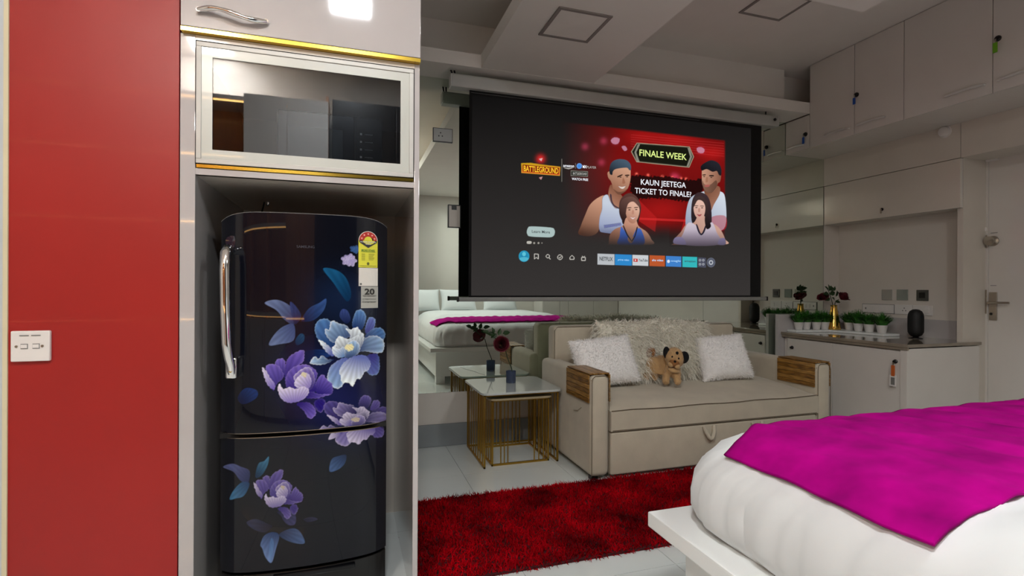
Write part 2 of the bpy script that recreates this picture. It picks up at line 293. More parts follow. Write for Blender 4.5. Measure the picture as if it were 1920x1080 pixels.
# ------------------------------------------------ materials
MATS = {}
def mat(name, col, rough=.5, metal=0., bump=0., bscale=40., var=.04, vscale=6., coat=0., sheen=0., trans=0., emit=0., alpha=1., ior=1.5, stretch=None, spec=.5, col2=None):
    if name in MATS: return MATS[name]
    m = bpy.data.materials.new(name); m.use_nodes = True; nt = m.node_tree; b = nt.nodes['Principled BSDF']
    if isinstance(col, str): col = H_(col)
    if isinstance(col2, str): col2 = H_(col2)
    tc = nt.nodes.new('ShaderNodeTexCoord'); mp = nt.nodes.new('ShaderNodeMapping'); nt.links.new(tc.outputs['Object'], mp.inputs[0])
    if stretch: mp.inputs['Scale'].default_value = stretch
    n = nt.nodes.new('ShaderNodeTexNoise'); n.inputs['Scale'].default_value = vscale; n.inputs['Detail'].default_value = 3
    nt.links.new(mp.outputs[0], n.inputs['Vector'])
    r = nt.nodes.new('ShaderNodeValToRGB'); r.color_ramp.elements[0].position = .3; r.color_ramp.elements[1].position = .7
    lo = [c*(1-var) for c in col]; hi = col2 if col2 else [min(1, c*(1+var)) for c in col]
    r.color_ramp.elements[0].color = (*lo, 1); r.color_ramp.elements[1].color = (*hi, 1)
    nt.links.new(n.outputs['Fac'], r.inputs[0]); nt.links.new(r.outputs[0], b.inputs['Base Color'])
    b.inputs['Roughness'].default_value = rough; b.inputs['Metallic'].default_value = metal
    b.inputs['Coat Weight'].default_value = coat; b.inputs['Coat Roughness'].default_value = .03
    b.inputs['Sheen Weight'].default_value = sheen; b.inputs['Transmission Weight'].default_value = trans
    b.inputs['IOR'].default_value = ior; b.inputs['Alpha'].default_value = alpha; b.inputs['Specular IOR Level'].default_value = spec
    if emit:
        nt.links.new(r.outputs[0], b.inputs['Emission Color']); b.inputs['Emission Strength'].default_value = emit
    if bump:
        n2 = nt.nodes.new('ShaderNodeTexNoise'); n2.inputs['Scale'].default_value = bscale; n2.inputs['Detail'].default_value = 4
        nt.links.new(mp.outputs[0], n2.inputs['Vector'])
        bp = nt.nodes.new('ShaderNodeBump'); bp.inputs['Strength'].default_value = bump; bp.inputs['Distance'].default_value = .004
        nt.links.new(n2.outputs['Fac'], bp.inputs['Height']); nt.links.new(bp.outputs[0], b.inputs['Normal'])
    MATS[name] = m; return m
def print_mat(name, emit=0., rough=.1, coat=0.):      # shows a 'print' colour attribute
    m = bpy.data.materials.new(name); m.use_nodes = True; nt = m.node_tree; b = nt.nodes['Principled BSDF']
    a = nt.nodes.new('ShaderNodeVertexColor'); a.layer_name = 'print'
    b.inputs['Roughness'].default_value = rough; b.inputs['Coat Weight'].default_value = coat; b.inputs['Coat Roughness'].default_value = .02;  b.inputs['Specular IOR Level'].default_value = .1
    if emit:
        b.inputs['Base Color'].default_value = (.006, .006, .006, 1); b.inputs['Specular IOR Level'].default_value = .05; b.inputs['Roughness'].default_value = .95
        nt.links.new(a.outputs[0], b.inputs['Emission Color']); b.inputs['Emission Strength'].default_value = emit
    else: nt.links.new(a.outputs[0], b.inputs['Base Color'])
    return m
wall = mat('white_paint', 'd9d2c9', .55, bump=.05, bscale=60, var=.015)
lam = mat('white_laminate', 'dcd6cf', .22, var=.015, coat=.4)
lamg = mat('gloss_laminate', 'bdb8b7', .05, var=.015, coat=.8)
cream = mat('cream_laminate', 'd6cdc1', .3, var=.02, coat=.2)
ceilm = mat('ceiling_paint', 'ece6de', .7, bump=.05, bscale=50, var=.015)
red = mat('red_laminate', '9e1b18', .42, var=.05, vscale=3, coat=.06)
gold = mat('gold_strip', (.83, .58, .09), .18, 1., var=.15, vscale=4)
brass = mat('brass_bar', (.45, .27, .045), .33, 1., var=.1)
chrome = mat('chrome', (.8, .8, .8), .08, 1.)
steel = mat('brushed_steel', (.42, .38, .32), .3, 1., var=.1, bump=.05)
alu = mat('aluminium', (.5, .49, .46), .55, .5, var=.05)
black = mat('black_plastic', '0c0c0d', .35)
blackm = mat('black_matte', '060606', .8)
grey = mat('grey_plastic', '7c7c7a', .45)
whitep = mat('white_plastic', 'e4e0dc', .3)
mirror = mat('mirror_silver', (.70, .76, .68), 0., 1., var=0)
glass = mat('clear_glass', (.9, .95, .93), 0., trans=1., ior=1.45, var=0)
frost = mat('frosted_band', 'c6c8c0', .3, var=.03, coat=.6)
tilem = mat('floor_tile', 'd6dcda', .12, var=.03, vscale=2.5, coat=.3)
joint = mat('tile_joint', '8c908e', .8)
skirt = mat('skirting_tile', '8b9092', .3, var=.06)
fabric = mat('beige_linen', 'c3b9a5', .85, bump=.25, bscale=420, var=.06, vscale=9, sheen=.3)
piping = mat('dark_piping', '6d614f', .8)
wood = mat('walnut_slats', '5e3c14', .35, var=.35, vscale=9, stretch=(14, 1.5, 14), col2='a5752f')
wood2 = mat('pale_slats', '8a5f28', .35, var=.25, vscale=9, stretch=(14, 1.5, 14), col2='b88a44')
furw = mat('white_fur', 'fbf9f7', .9, var=.03, vscale=30)
furc = mat('cream_fur', 'fbf7ea', .9, var=.03, vscale=20)
sheet = mat('white_cotton', 'dfe2e2', .8, bump=.12, bscale=14, var=.01, sheen=.2)
bedw = mat('white_lacquer', 'eef1ef', .3, var=.01)
magenta = mat('magenta_velvet', '8c0068', .95, bump=.3, bscale=13, var=.15, vscale=9, spec=.08, col2='ae007e')
rugm = mat('red_pile', '5c000a', .95, var=.5, vscale=4, col2='c80016', spec=.05)
rugb = mat('red_rug_base', '3c0006', .95)
stone = mat('beige_marble', '8f8373', .08, var=.2, vscale=5, coat=.5)
tabletop = mat('white_marble', 'c3c8c4', .08, var=.04, vscale=4, coat=.5)
vein = mat('grey_vein', '5c6060', .3)
leafm = mat('green_leaf', '2a6a1c', .5, var=.5, vscale=30, col2='43902a')
leafd = mat('dark_leaf', '24401a', .5, var=.4, vscale=30)
rosem = mat('dark_rose', '5a0a1c', .7, var=.4, vscale=40)
stemm = mat('stem', '2b3a1c', .6)
pug = mat('tan_plush', 'c29c6c', .95, var=.15, vscale=18, sheen=.4)
pugd = mat('black_plush', '08080b', .95)
pugb = mat('brown_plush', '8a5c34', .95, var=.15, vscale=25)
bluegl = mat('blue_glass', (.15, .2, .34), .08, trans=.75, ior=1.4, var=0)
goldv = mat('gold_vase', (.75, .48, .12), .12, 1., var=.1)
keyb = mat('blue_tag', '1c4fa8', .4); keyg = mat('green_tag', '6fae1c', .4); keyo = mat('orange_tag', 'c8632c', .4)
tint = mat('grey_glass_plate', '8f968f', .15, coat=.6)
screenb = mat('screen_border', '040404', .9)
casing = mat('screen_casing', 'b9b9b4', .4)
brownw = mat('brown_veneer', 'b8794c', .35, var=.2, vscale=5, stretch=(8, 8, .7), coat=.3)
fridgeb = mat('fridge_body', '07080c', .3, coat=.2, spec=.3)
ledm = mat('warm_led', (1, .55, .18), .5, emit=11., var=0)
lampm = mat('lit_panel', (1, .97, .92), .5, emit=14., var=0)
offm = mat('unlit_diffuser', 'ece6de', .5); offf = mat('lamp_frame', '8d8681', .5)

def pane_mat(name, tintc, k):
    m = bpy.data.materials.new(name); m.use_nodes = True; nt = m.node_tree; out = nt.nodes['Material Output']; nt.nodes.remove(nt.nodes['Principled BSDF'])
    t = nt.nodes.new('ShaderNodeBsdfTransparent'); t.inputs[0].default_value = (*tintc, 1); g = nt.nodes.new('ShaderNodeBsdfGlossy'); g.inputs['Roughness'].default_value = .01
    fr = nt.nodes.new('ShaderNodeFresnel'); fr.inputs[0].default_value = k; mx = nt.nodes.new('ShaderNodeMixShader')
    nt.links.new(fr.outputs[0], mx.inputs[0]); nt.links.new(t.outputs[0], mx.inputs[1]); nt.links.new(g.outputs[0], mx.inputs[2]); nt.links.new(mx.outputs[0], out.inputs[0]); return m
# ------------------------------------------------ builders
class MB:
    def __init__(s): s.b = bmesh.new(); s.rd = False
    def box(s, x0, x1, y0, y1, z0, z1, bev=0, seg=2, M=None):
        t = bmesh.new(); bmesh.ops.create_cube(t, size=1)
        for v in t.verts: v.co = Vector(((x0+x1)/2+v.co.x*(x1-x0), (y0+y1)/2+v.co.y*(y1-y0), (z0+z1)/2+v.co.z*(z1-z0)))
        if bev: bmesh.ops.bevel(t, geom=t.edges[:], offset=bev, segments=seg, profile=.5, affect='EDGES')
        if M: bmesh.ops.transform(t, matrix=M, verts=t.verts)
        s.merge(t); return s
    def merge(s, t):
        me = bpy.data.meshes.new('t'); t.to_mesh(me); s.b.from_mesh(me); bpy.data.meshes.remove(me); t.free()
    def prism(s, pts, a, b, ax='z', bev=0):
        t = bmesh.new()
        f = {'z': lambda p, h: (p[0], p[1], h), 'y': lambda p, h: (p[0], h, p[1]), 'x': lambda p, h: (h, p[0], p[1])}[ax]
        A = [t.verts.new(f(p, a)) for p in pts]; B = [t.verts.new(f(p, b)) for p in pts]; n = len(pts)
        t.faces.new(A); t.faces.new(B[::-1])
        for i in range(n): t.faces.new((A[i], B[i], B[(i+1) % n], A[(i+1) % n]))
        bmesh.ops.recalc_face_normals(t, faces=t.faces)
        if bev: bmesh.ops.bevel(t, geom=t.edges[:], offset=bev, segments=2, profile=.5, affect='EDGES')
        s.merge(t); return s
    def tube(s, pts, r, n=8, cap=True):
        s.rd = True
        pts = [Vector(p) for p in pts]; rs = r if isinstance(r, (list, tuple)) else [r]*len(pts)
        rings = []; prev = None
        for i, p in enumerate(pts):
            d = (pts[min(i+1, len(pts)-1)]-pts[max(i-1, 0)]).normalized()
            if prev is None:
                a = d.orthogonal().normalized()
            else: a = (prev-d*prev.dot(d)).normalized()
            prev = a; c = d.cross(a)
            rings.append([s.b.verts.new(p+(a*math.cos(t*2*math.pi/n)+c*math.sin(t*2*math.pi/n))*rs[i]) for t in range(n)])
        for A, B in zip(rings[:-1], rings[1:]):
            for k in range(n): s.b.faces.new((A[k], A[(k+1) % n], B[(k+1) % n], B[k]))
        if cap: s.b.faces.new(rings[0][::-1]); s.b.faces.new(rings[-1])
        return s
    def lathe(s, c, prof, n=24, ax='z', M=None):
        rings = []; s.rd = True
        for r, h in prof:
            R = []
            for k in range(n):
                a = 2*math.pi*k/n; q = (r*math.cos(a), r*math.sin(a), h) if ax == 'z' else (r*math.cos(a), h, r*math.sin(a)) if ax == 'y' else (h, r*math.cos(a), r*math.sin(a))
                v = Vector(q)
                if M: v = M@v
                R.append(s.b.verts.new(Vector(c)+v))
            rings.append(R)
        for A, B in zip(rings[:-1], rings[1:]):
            for k in range(n): s.b.faces.new((A[k], A[(k+1) % n], B[(k+1) % n], B[k]))
        if prof[0][0] > 1e-5: s.b.faces.new(rings[0][::-1])
        if prof[-1][0] > 1e-5: s.b.faces.new(rings[-1])
        return s
    def ball(s, c, rx, ry, rz, n=16, M=None):
        s.rd = True
        t = bmesh.new(); bmesh.ops.create_uvsphere(t, u_segments=n, v_segments=n//2+2, radius=1)
        for v in t.verts: v.co = Vector((v.co.x*rx, v.co.y*ry, v.co.z*rz))
        if M: bmesh.ops.transform(t, matrix=M, verts=t.verts)
        bmesh.ops.translate(t, vec=Vector(c), verts=t.verts); s.merge(t); return s
    def build(s, name, m, parent=None, smooth=None, kind=None, label=None):
        bmesh.ops.recalc_face_normals(s.b, faces=s.b.faces)
        me = bpy.data.meshes.new(name); s.b.to_mesh(me); s.b.free()
        return link(name, me, m, parent, smooth, kind, label, ang=50 if s.rd else 20)
def wpos(o):
    v = Vector((0, 0, 0))
    while o: v += o.location; o = o.parent
    return v
def link(name, me, m, parent=None, smooth=None, kind=None, label=None, local=False, ang=38):
    o = bpy.data.objects.new(name, me); COL.objects.link(o)
    if m and not me.materials: me.materials.append(m)
    if parent:
        o.parent = parent
        if not local: me.transform(Matrix.Translation(-wpos(parent)))
    if smooth is None: smooth = True
    if smooth and len(me.polygons):
        me.polygons.foreach_set('use_smooth', [True]*len(me.polygons))
        try: me.set_sharp_from_angle(angle=math.radians(ang))
        except Exception: pass
    if kind: o['kind'] = kind
    if label: o['label'] = label
    return o
def raw(name, V, Fc, m, parent=None, smooth=False, **k):
    me = bpy.data.meshes.new(name); me.from_pydata([tuple(v) for v in V], [], Fc); me.update()
    return link(name, me, m, parent, smooth, **k)
def tag(o, label, cat, group=None, kind=None):
    o['label'] = label; o['category'] = cat
    if group: o['group'] = group
    if kind: o['kind'] = kind
    return o
def thing(name, label, cat, loc, group=None, rot=None):
    o = bpy.data.objects.new(name, None); COL.objects.link(o); o.location = loc; o.empty_display_size = .05
    if rot: o.rotation_euler = rot
    return tag(o, label, cat, group)
def bx(name, m, parent, x0, x1, y0, y1, z0, z1, bev=0, **k): return MB().box(x0, x1, y0, y1, z0, z1, bev).build(name, m, parent, **k)
def struct(name, mb, m, parent=None): return mb.build(name, m, parent, kind='structure')
def copy_tree(o, parent=None):
    c = o.copy(); COL.objects.link(c)
    if parent: c.parent = parent
    for ch in list(o.children): copy_tree(ch, c)
    return c
def grid_print(name, fn, nu, nv, pos, m, parent):
    """curved or flat sheet: pos(a,b) arrays in 0..1 -> X,Y,Z ; colours from the print function"""
    a, b = np.meshgrid(np.linspace(0, 1, nu), np.linspace(0, 1, nv)); X, Y, Z = pos(a.ravel(), b.ravel())
    u, v = QN(X, Y, Z); c = fn(u, v)
    off = np.array(wpos(parent)) if parent else np.zeros(3)
    me = bpy.data.meshes.new(name); V = np.stack([X, Y, Z], -1)-off
    i = np.arange(nu*nv).reshape(nv, nu); q = np.stack([i[:-1, :-1], i[:-1, 1:], i[1:, 1:], i[1:, :-1]], -1).reshape(-1, 4)
    me.vertices.add(len(V)); me.vertices.foreach_set('co', V.ravel()); me.loops.add(q.size); me.loops.foreach_set('vertex_index', q.ravel())
    me.polygons.add(len(q)); me.polygons.foreach_set('loop_start', np.arange(0, q.size, 4)); me.polygons.foreach_set('loop_total', np.full(len(q), 4))
    me.polygons.foreach_set('use_smooth', np.ones(len(q), bool)); me.update(calc_edges=True)
    at = me.color_attributes.new('print', 'FLOAT_COLOR', 'POINT'); at.data.foreach_set('color', np.concatenate([np.clip(c, 0, 4), np.ones((len(c), 1))], 1).ravel().astype(np.float32))
    return link(name, me, m, parent, smooth=False, local=True)
def blades(name, base, n, length, width, m, parent, lean=.5, grav=.0, kind='stuff', only=None, jit=.35, direc=None):
    """n thin two-piece strands rooted on the surface of object base, in base's own frame"""
    me = base.data; me.calc_loop_triangles(); nt = len(me.loop_triangles)
    T = np.zeros(nt*3, int); me.loop_triangles.foreach_get('vertices', T); T = T.reshape(-1, 3)
    V = np.zeros(len(me.vertices)*3); me.vertices.foreach_get('co', V); V = V.reshape(-1, 3)
    A, B, C = V[T[:, 0]], V[T[:, 1]], V[T[:, 2]]; N = np.cross(B-A, C-A); ar = np.linalg.norm(N, axis=1)+1e-12; N = N/ar[:, None]
    if only is not None: ar = ar*only((A+B+C)/3, N)
    k = rng.choice(nt, n, p=ar/ar.sum()); r1, r2 = np.sqrt(rng.random(n)), rng.random(n)
    p = A[k]*(1-r1)[:, None]+B[k]*(r1*(1-r2))[:, None]+C[k]*(r1*r2)[:, None]; nn = N[k]
    rnd = rng.normal(size=(n, 3)); d = nn+lean*rnd
    if direc is not None: d = d+np.array(direc)
    d /= np.linalg.norm(d, axis=1)[:, None]
    L = length*(1+jit*rng.normal(size=n)).clip(.3, 2)[:, None]; s = np.cross(d, rng.normal(size=(n, 3))); s /= np.linalg.norm(s, axis=1)[:, None]+1e-9; s *= width/2
    g = np.array([0, 0, -grav]); mid = p+d*L*.55+g*L*.25; tip = p+d*L+g*L+rng.normal(size=(n, 3))*L*.12
    VV = np.stack([p-s, p+s, mid+s*.8, mid-s*.8, tip], 1).reshape(-1, 3); i = np.arange(n)*5
    m2 = bpy.data.meshes.new(name); li = np.concatenate([np.stack([i, i+1, i+2, i+3], 1).ravel(), np.stack([i+3, i+2, i+4], 1).ravel()])
    m2.vertices.add(len(VV)); m2.vertices.foreach_set('co', VV.ravel()); m2.loops.add(len(li)); m2.loops.foreach_set('vertex_index', li)
    m2.polygons.add(2*n); m2.polygons.foreach_set('loop_start', np.concatenate([np.arange(n)*4, 4*n+np.arange(n)*3])); m2.polygons.foreach_set('loop_total', np.concatenate([np.full(n, 4), np.full(n, 3)]))
    m2.update(calc_edges=True)
    return link(name, m2, m, parent, smooth=False, kind=kind, local=True)
def skin(name, chains, m, parent, sub=1):
    """chains: lists of (x,y,z,r) sharing their first point with the root chain by position"""
    me = bpy.data.meshes.new(name); V = []; E = []; R = []; idx = {}
    for ch in chains:
        last = None
        for x, y, z, r in ch:
            k = (round(x, 4), round(y, 4), round(z, 4))
            if k not in idx: idx[k] = len(V); V.append((x, y, z)); R.append(r)
            if last is not None: E.append((last, idx[k]))
            last = idx[k]
    me.from_pydata(V, E, []); o = bpy.data.objects.new(name, me); COL.objects.link(o)
    md = o.modifiers.new('s', 'SKIN'); sv = me.skin_vertices[0].data
    for i, r in enumerate(R): sv[i].radius = (r, r)
    sv[0].use_root = True
    o.modifiers.new('u', 'SUBSURF').levels = sub
    dg = bpy.context.evaluated_depsgraph_get(); m2 = bpy.data.meshes.new_from_object(o.evaluated_get(dg)); bpy.data.objects.remove(o)
    m2.name = name; m2.materials.clear()
    return link(name, m2, m, parent)
def letters(name, s, m, parent, p0, p1, h=None, ax='y', off=.0015, bold=0., fit=True, hr=1.):
    """flat raised lettering: baseline from p0 to p1 on a wall plane facing -y"""
    cu = bpy.data.curves.new(name, 'FONT'); cu.body = s; cu.size = 1; cu.offset = bold; cu.extrude = 0; cu.align_x = 'LEFT'; cu.resolution_u = 3
    o = bpy.data.objects.new(name, cu); COL.objects.link(o)
    dg = bpy.context.evaluated_depsgraph_get(); me = bpy.data.meshes.new_from_object(o.evaluated_get(dg)); bpy.data.objects.remove(o)
    V = np.array([v.co for v in me.vertices]); x0, x1 = V[:, 0].min(), V[:, 0].max(); L = (Vector(p1)-Vector(p0)).length
    sx = L/(x1-x0); sz = (h/.73) if h else sx*hr
    y = p0[1]-off
    for v in me.vertices: v.co = Vector((p0[0]+(v.co.x-x0)*sx*(p1[0]-p0[0])/L, y+(p1[1]-p0[1])*(v.co.x-x0)*sx/L, p0[2]+v.co.y*sz+(p1[2]-p0[2])*(v.co.x-x0)*sx/L))
    me.materials.clear(); me.name = name
    return link(name, me, m, parent, smooth=False)
# ================================================= THE ROOM
W = 3.554; CZ = 2.945; XR = 4.36; XL = -2.35; YB = -1.05
fl = struct('floor', MB().box(XL, XR, YB, W+.1, -.06, -.004), joint)
tm = None; T = .6
for i in range(12):
    for j in range(8):
        x0, y0 = XL+i*T, 3.554-(j+1)*T
        x1 = min(x0+T, XR); y1 = y0+T; y0 = max(y0, YB)
        if x1-x0 < .05 or y1-y0 < .05: continue
        bx('tile', tilem, fl, x0+.0012, x1-.0012, y0+.0012, y1-.0012, -.004, 0)
ce = struct('ceiling', MB().box(XL, XR, YB, W+.1, CZ, CZ+.08), ceilm)
struct('ceiling_ledge', MB().box(.23, 3.624, 3.30, W, 2.548, 2.636), ceilm, ce)
struct('dropped_beam', MB().box(.832, 1.652, 2.01, 3.30, 2.55, 2.64).box(.832, 2.56, YB, 2.01, 2.55, 2.64), ceilm, ce)
struct('beam_hanger', MB().box(1.0, 1.5, YB+.1, 3.1, 2.64, CZ), ceilm, ce)
struct('wall_far', MB().box(-1, XR+.2, W+.012, W+.2, 0, CZ).box(4.062, 4.2475, W-.004, W+.012, 0, CZ), wall)
struct('wall_upper_panel', MB().box(.2, 1.2, W-.02, W+.012, 2.636, CZ).box(1.3, 3.5, 3.44, W+.012, 2.636, CZ).box(3.5, XR, W-.01, W+.012, 2.636, CZ), ceilm, bpy.data.objects['wall_far'])
struct('lower_panel', MB().box(.23, 4.062, W-.012, W+.012, .154, .369), wall, bpy.data.objects['wall_far'])
bb = struct('baseboard_far', MB().box(.23, 4.062, W-.018, W+.012, 0, .006), joint)
for i in range(7):
    x0 = .23+i*.6
    if x0 < 4.0: bx('tile', skirt, bb, x0+.001, min(x0+.599, 4.062), W-.022, W-.004, .002, .153)
# right wall: recessed part, projecting cupboard flap, lintel, door jamb
wr = struct('wall_right', MB().box(4.2475, XR+.2, 2.50, W+.02, 0, 1.672).box(4.09, XR+.2, 2.467, W+.02, 1.672, CZ).box(XR, XR+.2, YB, 2.50, 0, CZ), wall)
struct('wall_lintel', MB().box(4.064, XR, YB, 2.464, 2.02, 2.262), cream, wr)
struct('upper_band', MB().box(4.062, 4.09, 2.467, W-.001, 2.021, 2.262), cream, wr)
struct('jamb_return', MB().box(4.09, XR, 2.464, 2.50, 0, 2.02).box(4.2475, XR, 2.485, 2.52, 0, 1.672), cream, wr)
struct('wall_near', MB().box(XL-.1, XR+.2, YB-.1, YB, 0, CZ), wall)
struct('wall_left', MB().box(XL-.1, XL, YB, W+.1, 0, CZ), wall)
dr = struct('door_1', MB().box(4.335, XR, 1.55, 2.452, .0, 2.025, .002), lam)
struct('door_frame', MB().box(4.325, XR, 2.452, 2.482, 0, 2.055).box(4.325, XR, 1.5, 2.482, 2.025, 2.055), lam, dr)
MB().box(4.325, 4.334, 2.452-.054, 2.452-.008, .885, 1.083, .003).build('lock_plate', steel, dr)
MB().tube([(4.33, 2.43, 1.008), (4.295, 2.43, 1.008)], .011).tube([(4.295, 2.435, 1.008), (4.293, 2.37, 1.01), (4.295, 2.31, 1.011)], [.009, .008, .007]).build('door_handle', steel, dr)
MB().lathe((4.334, 2.43, .93), [(.009, 0), (.009, -.012), (0, -.012)], 12, 'x').build('keyhole', black, dr)
MB().lathe((4.334, 2.425, 1.444), [(.036, 0), (.036, -.008), (.022, -.014), (.02, -.03), (.03, -.036), (.031, -.05), (0, -.054)], 20, 'x').build('door_knob', steel, dr)
MB().box(4.31, 4.336, 2.39, 2.46, 2.008, 2.045, .003).build('door_sensor', whitep, dr)
MB().box(4.318, 4.327, 2.456, 2.461, .93, 1.1).box(4.318, 4.327, 2.456, 2.461, 1.40, 1.49).build('strike_plate', steel, dr)
MB().lathe((4.325, 2.47, 1.53), [(.016, 0), (.016, -.008), (.006, -.012), (0, -.012)], 14, 'x').build('chain_stud', whitep, dr)
bx('slot_line', grey, dr, 4.333, 4.336, 2.40, 2.44, 1.499, 1.503)
bx('slot_line', grey, dr, 4.333, 4.336, 2.405, 2.44, 1.128, 1.132)
# ------------------------------------------------ mirror wall
mw = thing('wall_mirror', 'wall-wide mirror behind the beige sofa and projector screen', 'mirror', (2.1, W, .37))
xs = [.235, 1.507, 2.78, 4.0615]
for a, b in zip(xs[:-1], xs[1:]): bx('mirror_panel', mirror, mw, a+.0008, b-.0008, W-.008, W, .370, 2.5475)
bx('edge_strip', black, mw, 4.0615, 4.064, W-.008, W, .37, 2.5475)
# ------------------------------------------------ red panel wall beside the tall cabinet
rw = struct('wall_red', MB().box(-.905, -.492, 1.80, 1.9, 0, CZ), red)
struct('trim_1', MB().box(-.916, -.905, 1.795, 1.9, 0, CZ), mat('cream_edge', 'd8cfae', .4))
struct('door_2', MB().box(-1.75, -.916, 1.80, 1.9, 0, CZ, .002), mat('bluish_white', 'c2cad0', .35))
p = thing('network_socket', 'white square two-port network socket on the red wall', 'socket', (-.849, 1.8, .93))
bx('plate', whitep, p, -.895, -.805, 1.788, 1.80, .886, .972, .003)
for x in (-.862, -.835):
    bx('port', grey, p, x-.009, x+.007, 1.7865, 1.789, .922, .936); bx('port_cover', whitep, p, x-.008, x+.006, 1.785, 1.7868, .924, .934)
    bx('label_window', grey, p, x-.012, x+.009, 1.7865, 1.7885, .958, .9605)
for x in (-.881, -.822): MB().lathe((x, 1.788, .929), [(.0035, 0), (.0035, -.002), (0, -.002)], 10, 'y').build('screw', steel, p)
# ------------------------------------------------ tall cabinet around the refrigerator
X0, X1, Y0, Y1 = -.489, .2345, 1.80, 2.585
tc = thing('tall_cabinet', 'tall glossy white cabinet built around the dark floral refrigerator', 'cabinet', (-.128, 2.2, 0))
bx('side_panel', lamg, tc, X0, -.448, Y0, Y1, 0, 1.872, .0015); bx('side_panel', lamg, tc, .2165, X1, Y0, Y1, 0, 1.872, .0015)
bx('back_panel', cream, tc, -.448, .2165, 2.569, Y1, 0, 1.87)
bx('niche_top', cream, tc, -.448, .2165, Y0+.001, 2.569, 1.443, 1.462)
bx('bottom_rail', lamg, tc, -.448, .2165, Y0, Y0+.02, 1.443, 1.463, .001)
bx('shelf', cream, tc, -.448, .2165, Y0, 2.569, 1.856, 1.871)
bx('upper_box', lamg, tc, X0+.008, X1, Y0, Y1, 1.884, CZ)
bx('gold_strip', gold, tc, X0+.006, X1, Y0-.021, Y0+.002, 1.872, 1.884); bx('gold_strip', gold, tc, -.444, .2135, Y0-.004, Y0+.01, 1.4645, 1.4745)
d = bx('door', lamg, tc, X0+.006, X1, Y0-.022, Y0-.002, 1.886, 2.6, .002)
h = MB(); pts = [(-.435+.19*t, Y0-.03-.018*math.sin(math.pi*t)-.002, 1.934-.006*t+.007*math.sin(2*math.pi*t*1.0)) for t in [i/14 for i in range(15)]]
h.tube(pts, [.006+.003*abs(math.sin(3*math.pi*i/14)) for i in range(15)], 8).tube([(-.433, Y0-.02, 1.934), (-.433, Y0-.036, 1.934)], .007).tube([(-.247, Y0-.02, 1.929), (-.247, Y0-.036, 1.929)], .007)
h.build('handle', chrome, d)
g = MB()
fx0, fx1, fz0, fz1 = -.4455, .2135, 1.478, 1.851
def frame(mb, x0, x1, z0, z1, w_, y0, y1, bev=0):
    mb.box(x0, x1, y0, y1, z0, z0+w_, bev); mb.box(x0, x1, y0, y1, z1-w_, z1, bev); mb.box(x0, x0+w_, y0, y1, z0+w_, z1-w_, bev); mb.box(x1-w_, x1, y0, y1, z0+w_, z1-w_, bev)
mb = MB(); frame(mb, fx0, fx1, fz0, fz1, .014, Y0-.006, Y0+.016, .001); gd = mb.build('glass_door', alu, tc)
mb = MB(); frame(mb, fx0+.014, fx1-.014, fz0+.014, fz1-.014, .030, Y0-.0025, Y0-.0005); mb.build('frosted_border', frost, gd)
bx('pane', pane_mat('smoked_glass', (.75, .8, .84), 1.85), gd, fx0+.014, fx1-.014, Y0, Y0+.004, fz0+.014, fz1-.014)
mb = MB(); frame(mb, fx0-.003, fx1+.003, fz0-.003, fz1+.004, .003, Y0-.001, Y0+.012); mb.build('shadow_gap', blackm, tc)
for z in (1.60, 1.78): bx('hinge', black, tc, .198, .2165, Y0+.03, Y0+.07, z-.012, z+.012)
t = thing('microwave', 'black microwave oven behind the glass door of the tall cabinet', 'microwave', (-.07, 2.1, 1.463))
bx('body', black, t, -.24, .12, 1.97, 2.35, 1.466, 1.725, .006)
bx('door', mat('dark_window', '15181b', .08, coat=.6), t, -.235, .02, 1.962, 1.972, 1.47, 1.72, .003); bx('window', mat('mesh_window', '3c444a', .15, coat=.5), t, -.2, -.02, 1.958, 1.963, 1.49, 1.665)
cp = bx('control_panel', mat('panel_black', '101114', .2), t, .025, .118, 1.962, 1.972, 1.47, 1.72, .002)
for i in range(4):
    bx('indicator', whitep, cp, .04, .047, 1.960, 1.963, 1.655-.028*i, 1.662-.028*i); bx('label_strip', grey, cp, .056, .085, 1.9605, 1.963, 1.657-.028*i, 1.660-.028*i)
# power lead in the niche
t = thing('hanging_cable', 'thin black cable hanging above the refrigerator in the niche', 'cable', (-.33, 2.3, 1.44))
MB().tube([(-.325, 2.3, 1.443), (-.33, 2.3, 1.42), (-.335, 2.3, 1.40), (-.33, 2.3, 1.37), (-.31, 2.3, 1.345)], .0035, 6).build('lead', black, t)
MB().tube([(-.372, 2.29, 1.398), (-.335, 2.29, 1.393), (-.30, 2.29, 1.396)], .004, 6).build('tie', black, t)
MB().lathe((-.312, 2.3, 1.443), [(.007, 0), (.007, -.012), (.004, -.016), (0, -.016)], 10).build('hook', chrome, t)
# ------------------------------------------------ refrigerator
FX0, FX1 = -.398, .1345; FC = (FX0+FX1)/2; HW = (FX1-FX0)/2
def fy(X): 
    t = np.clip(np.abs((X-FC)/HW), 0, 1); return 1.848+.03*t**2+.03*t**9
fr = thing('refrigerator', 'dark navy refrigerator printed with blue and purple peonies', 'refrigerator', (FC, 2.1, 0))
bx('body', fridgeb, fr, FX0+.004, FX1-.004, 1.94, 2.45, .155, 1.305, .012)
def ztop(X): return 1.343-.030*np.clip(np.abs((X-FC)/HW), 0, 1)**7
def fdoor(z0, z1, name):
    xs = [FX0+(FX1-FX0)*i/40 for i in range(41)]; poly = [(x, float(fy(x))+.0015) for x in xs]+[(FX1, 1.935), (FX0, 1.935)]
    o = MB().prism(poly, z0, z1, 'z', 0).build(name, fridgeb, fr)
    for v in o.data.vertices:
        if z1 > 1 and v.co.z > 1.2: v.co.z = float(ztop(v.co.x+FC))-.001
    return o
pm = print_mat('floral_print', rough=.22, coat=.55)
du = fdoor(.618, 1.338, 'upper_door'); dl = fdoor(.165, .604, 'lower_door')
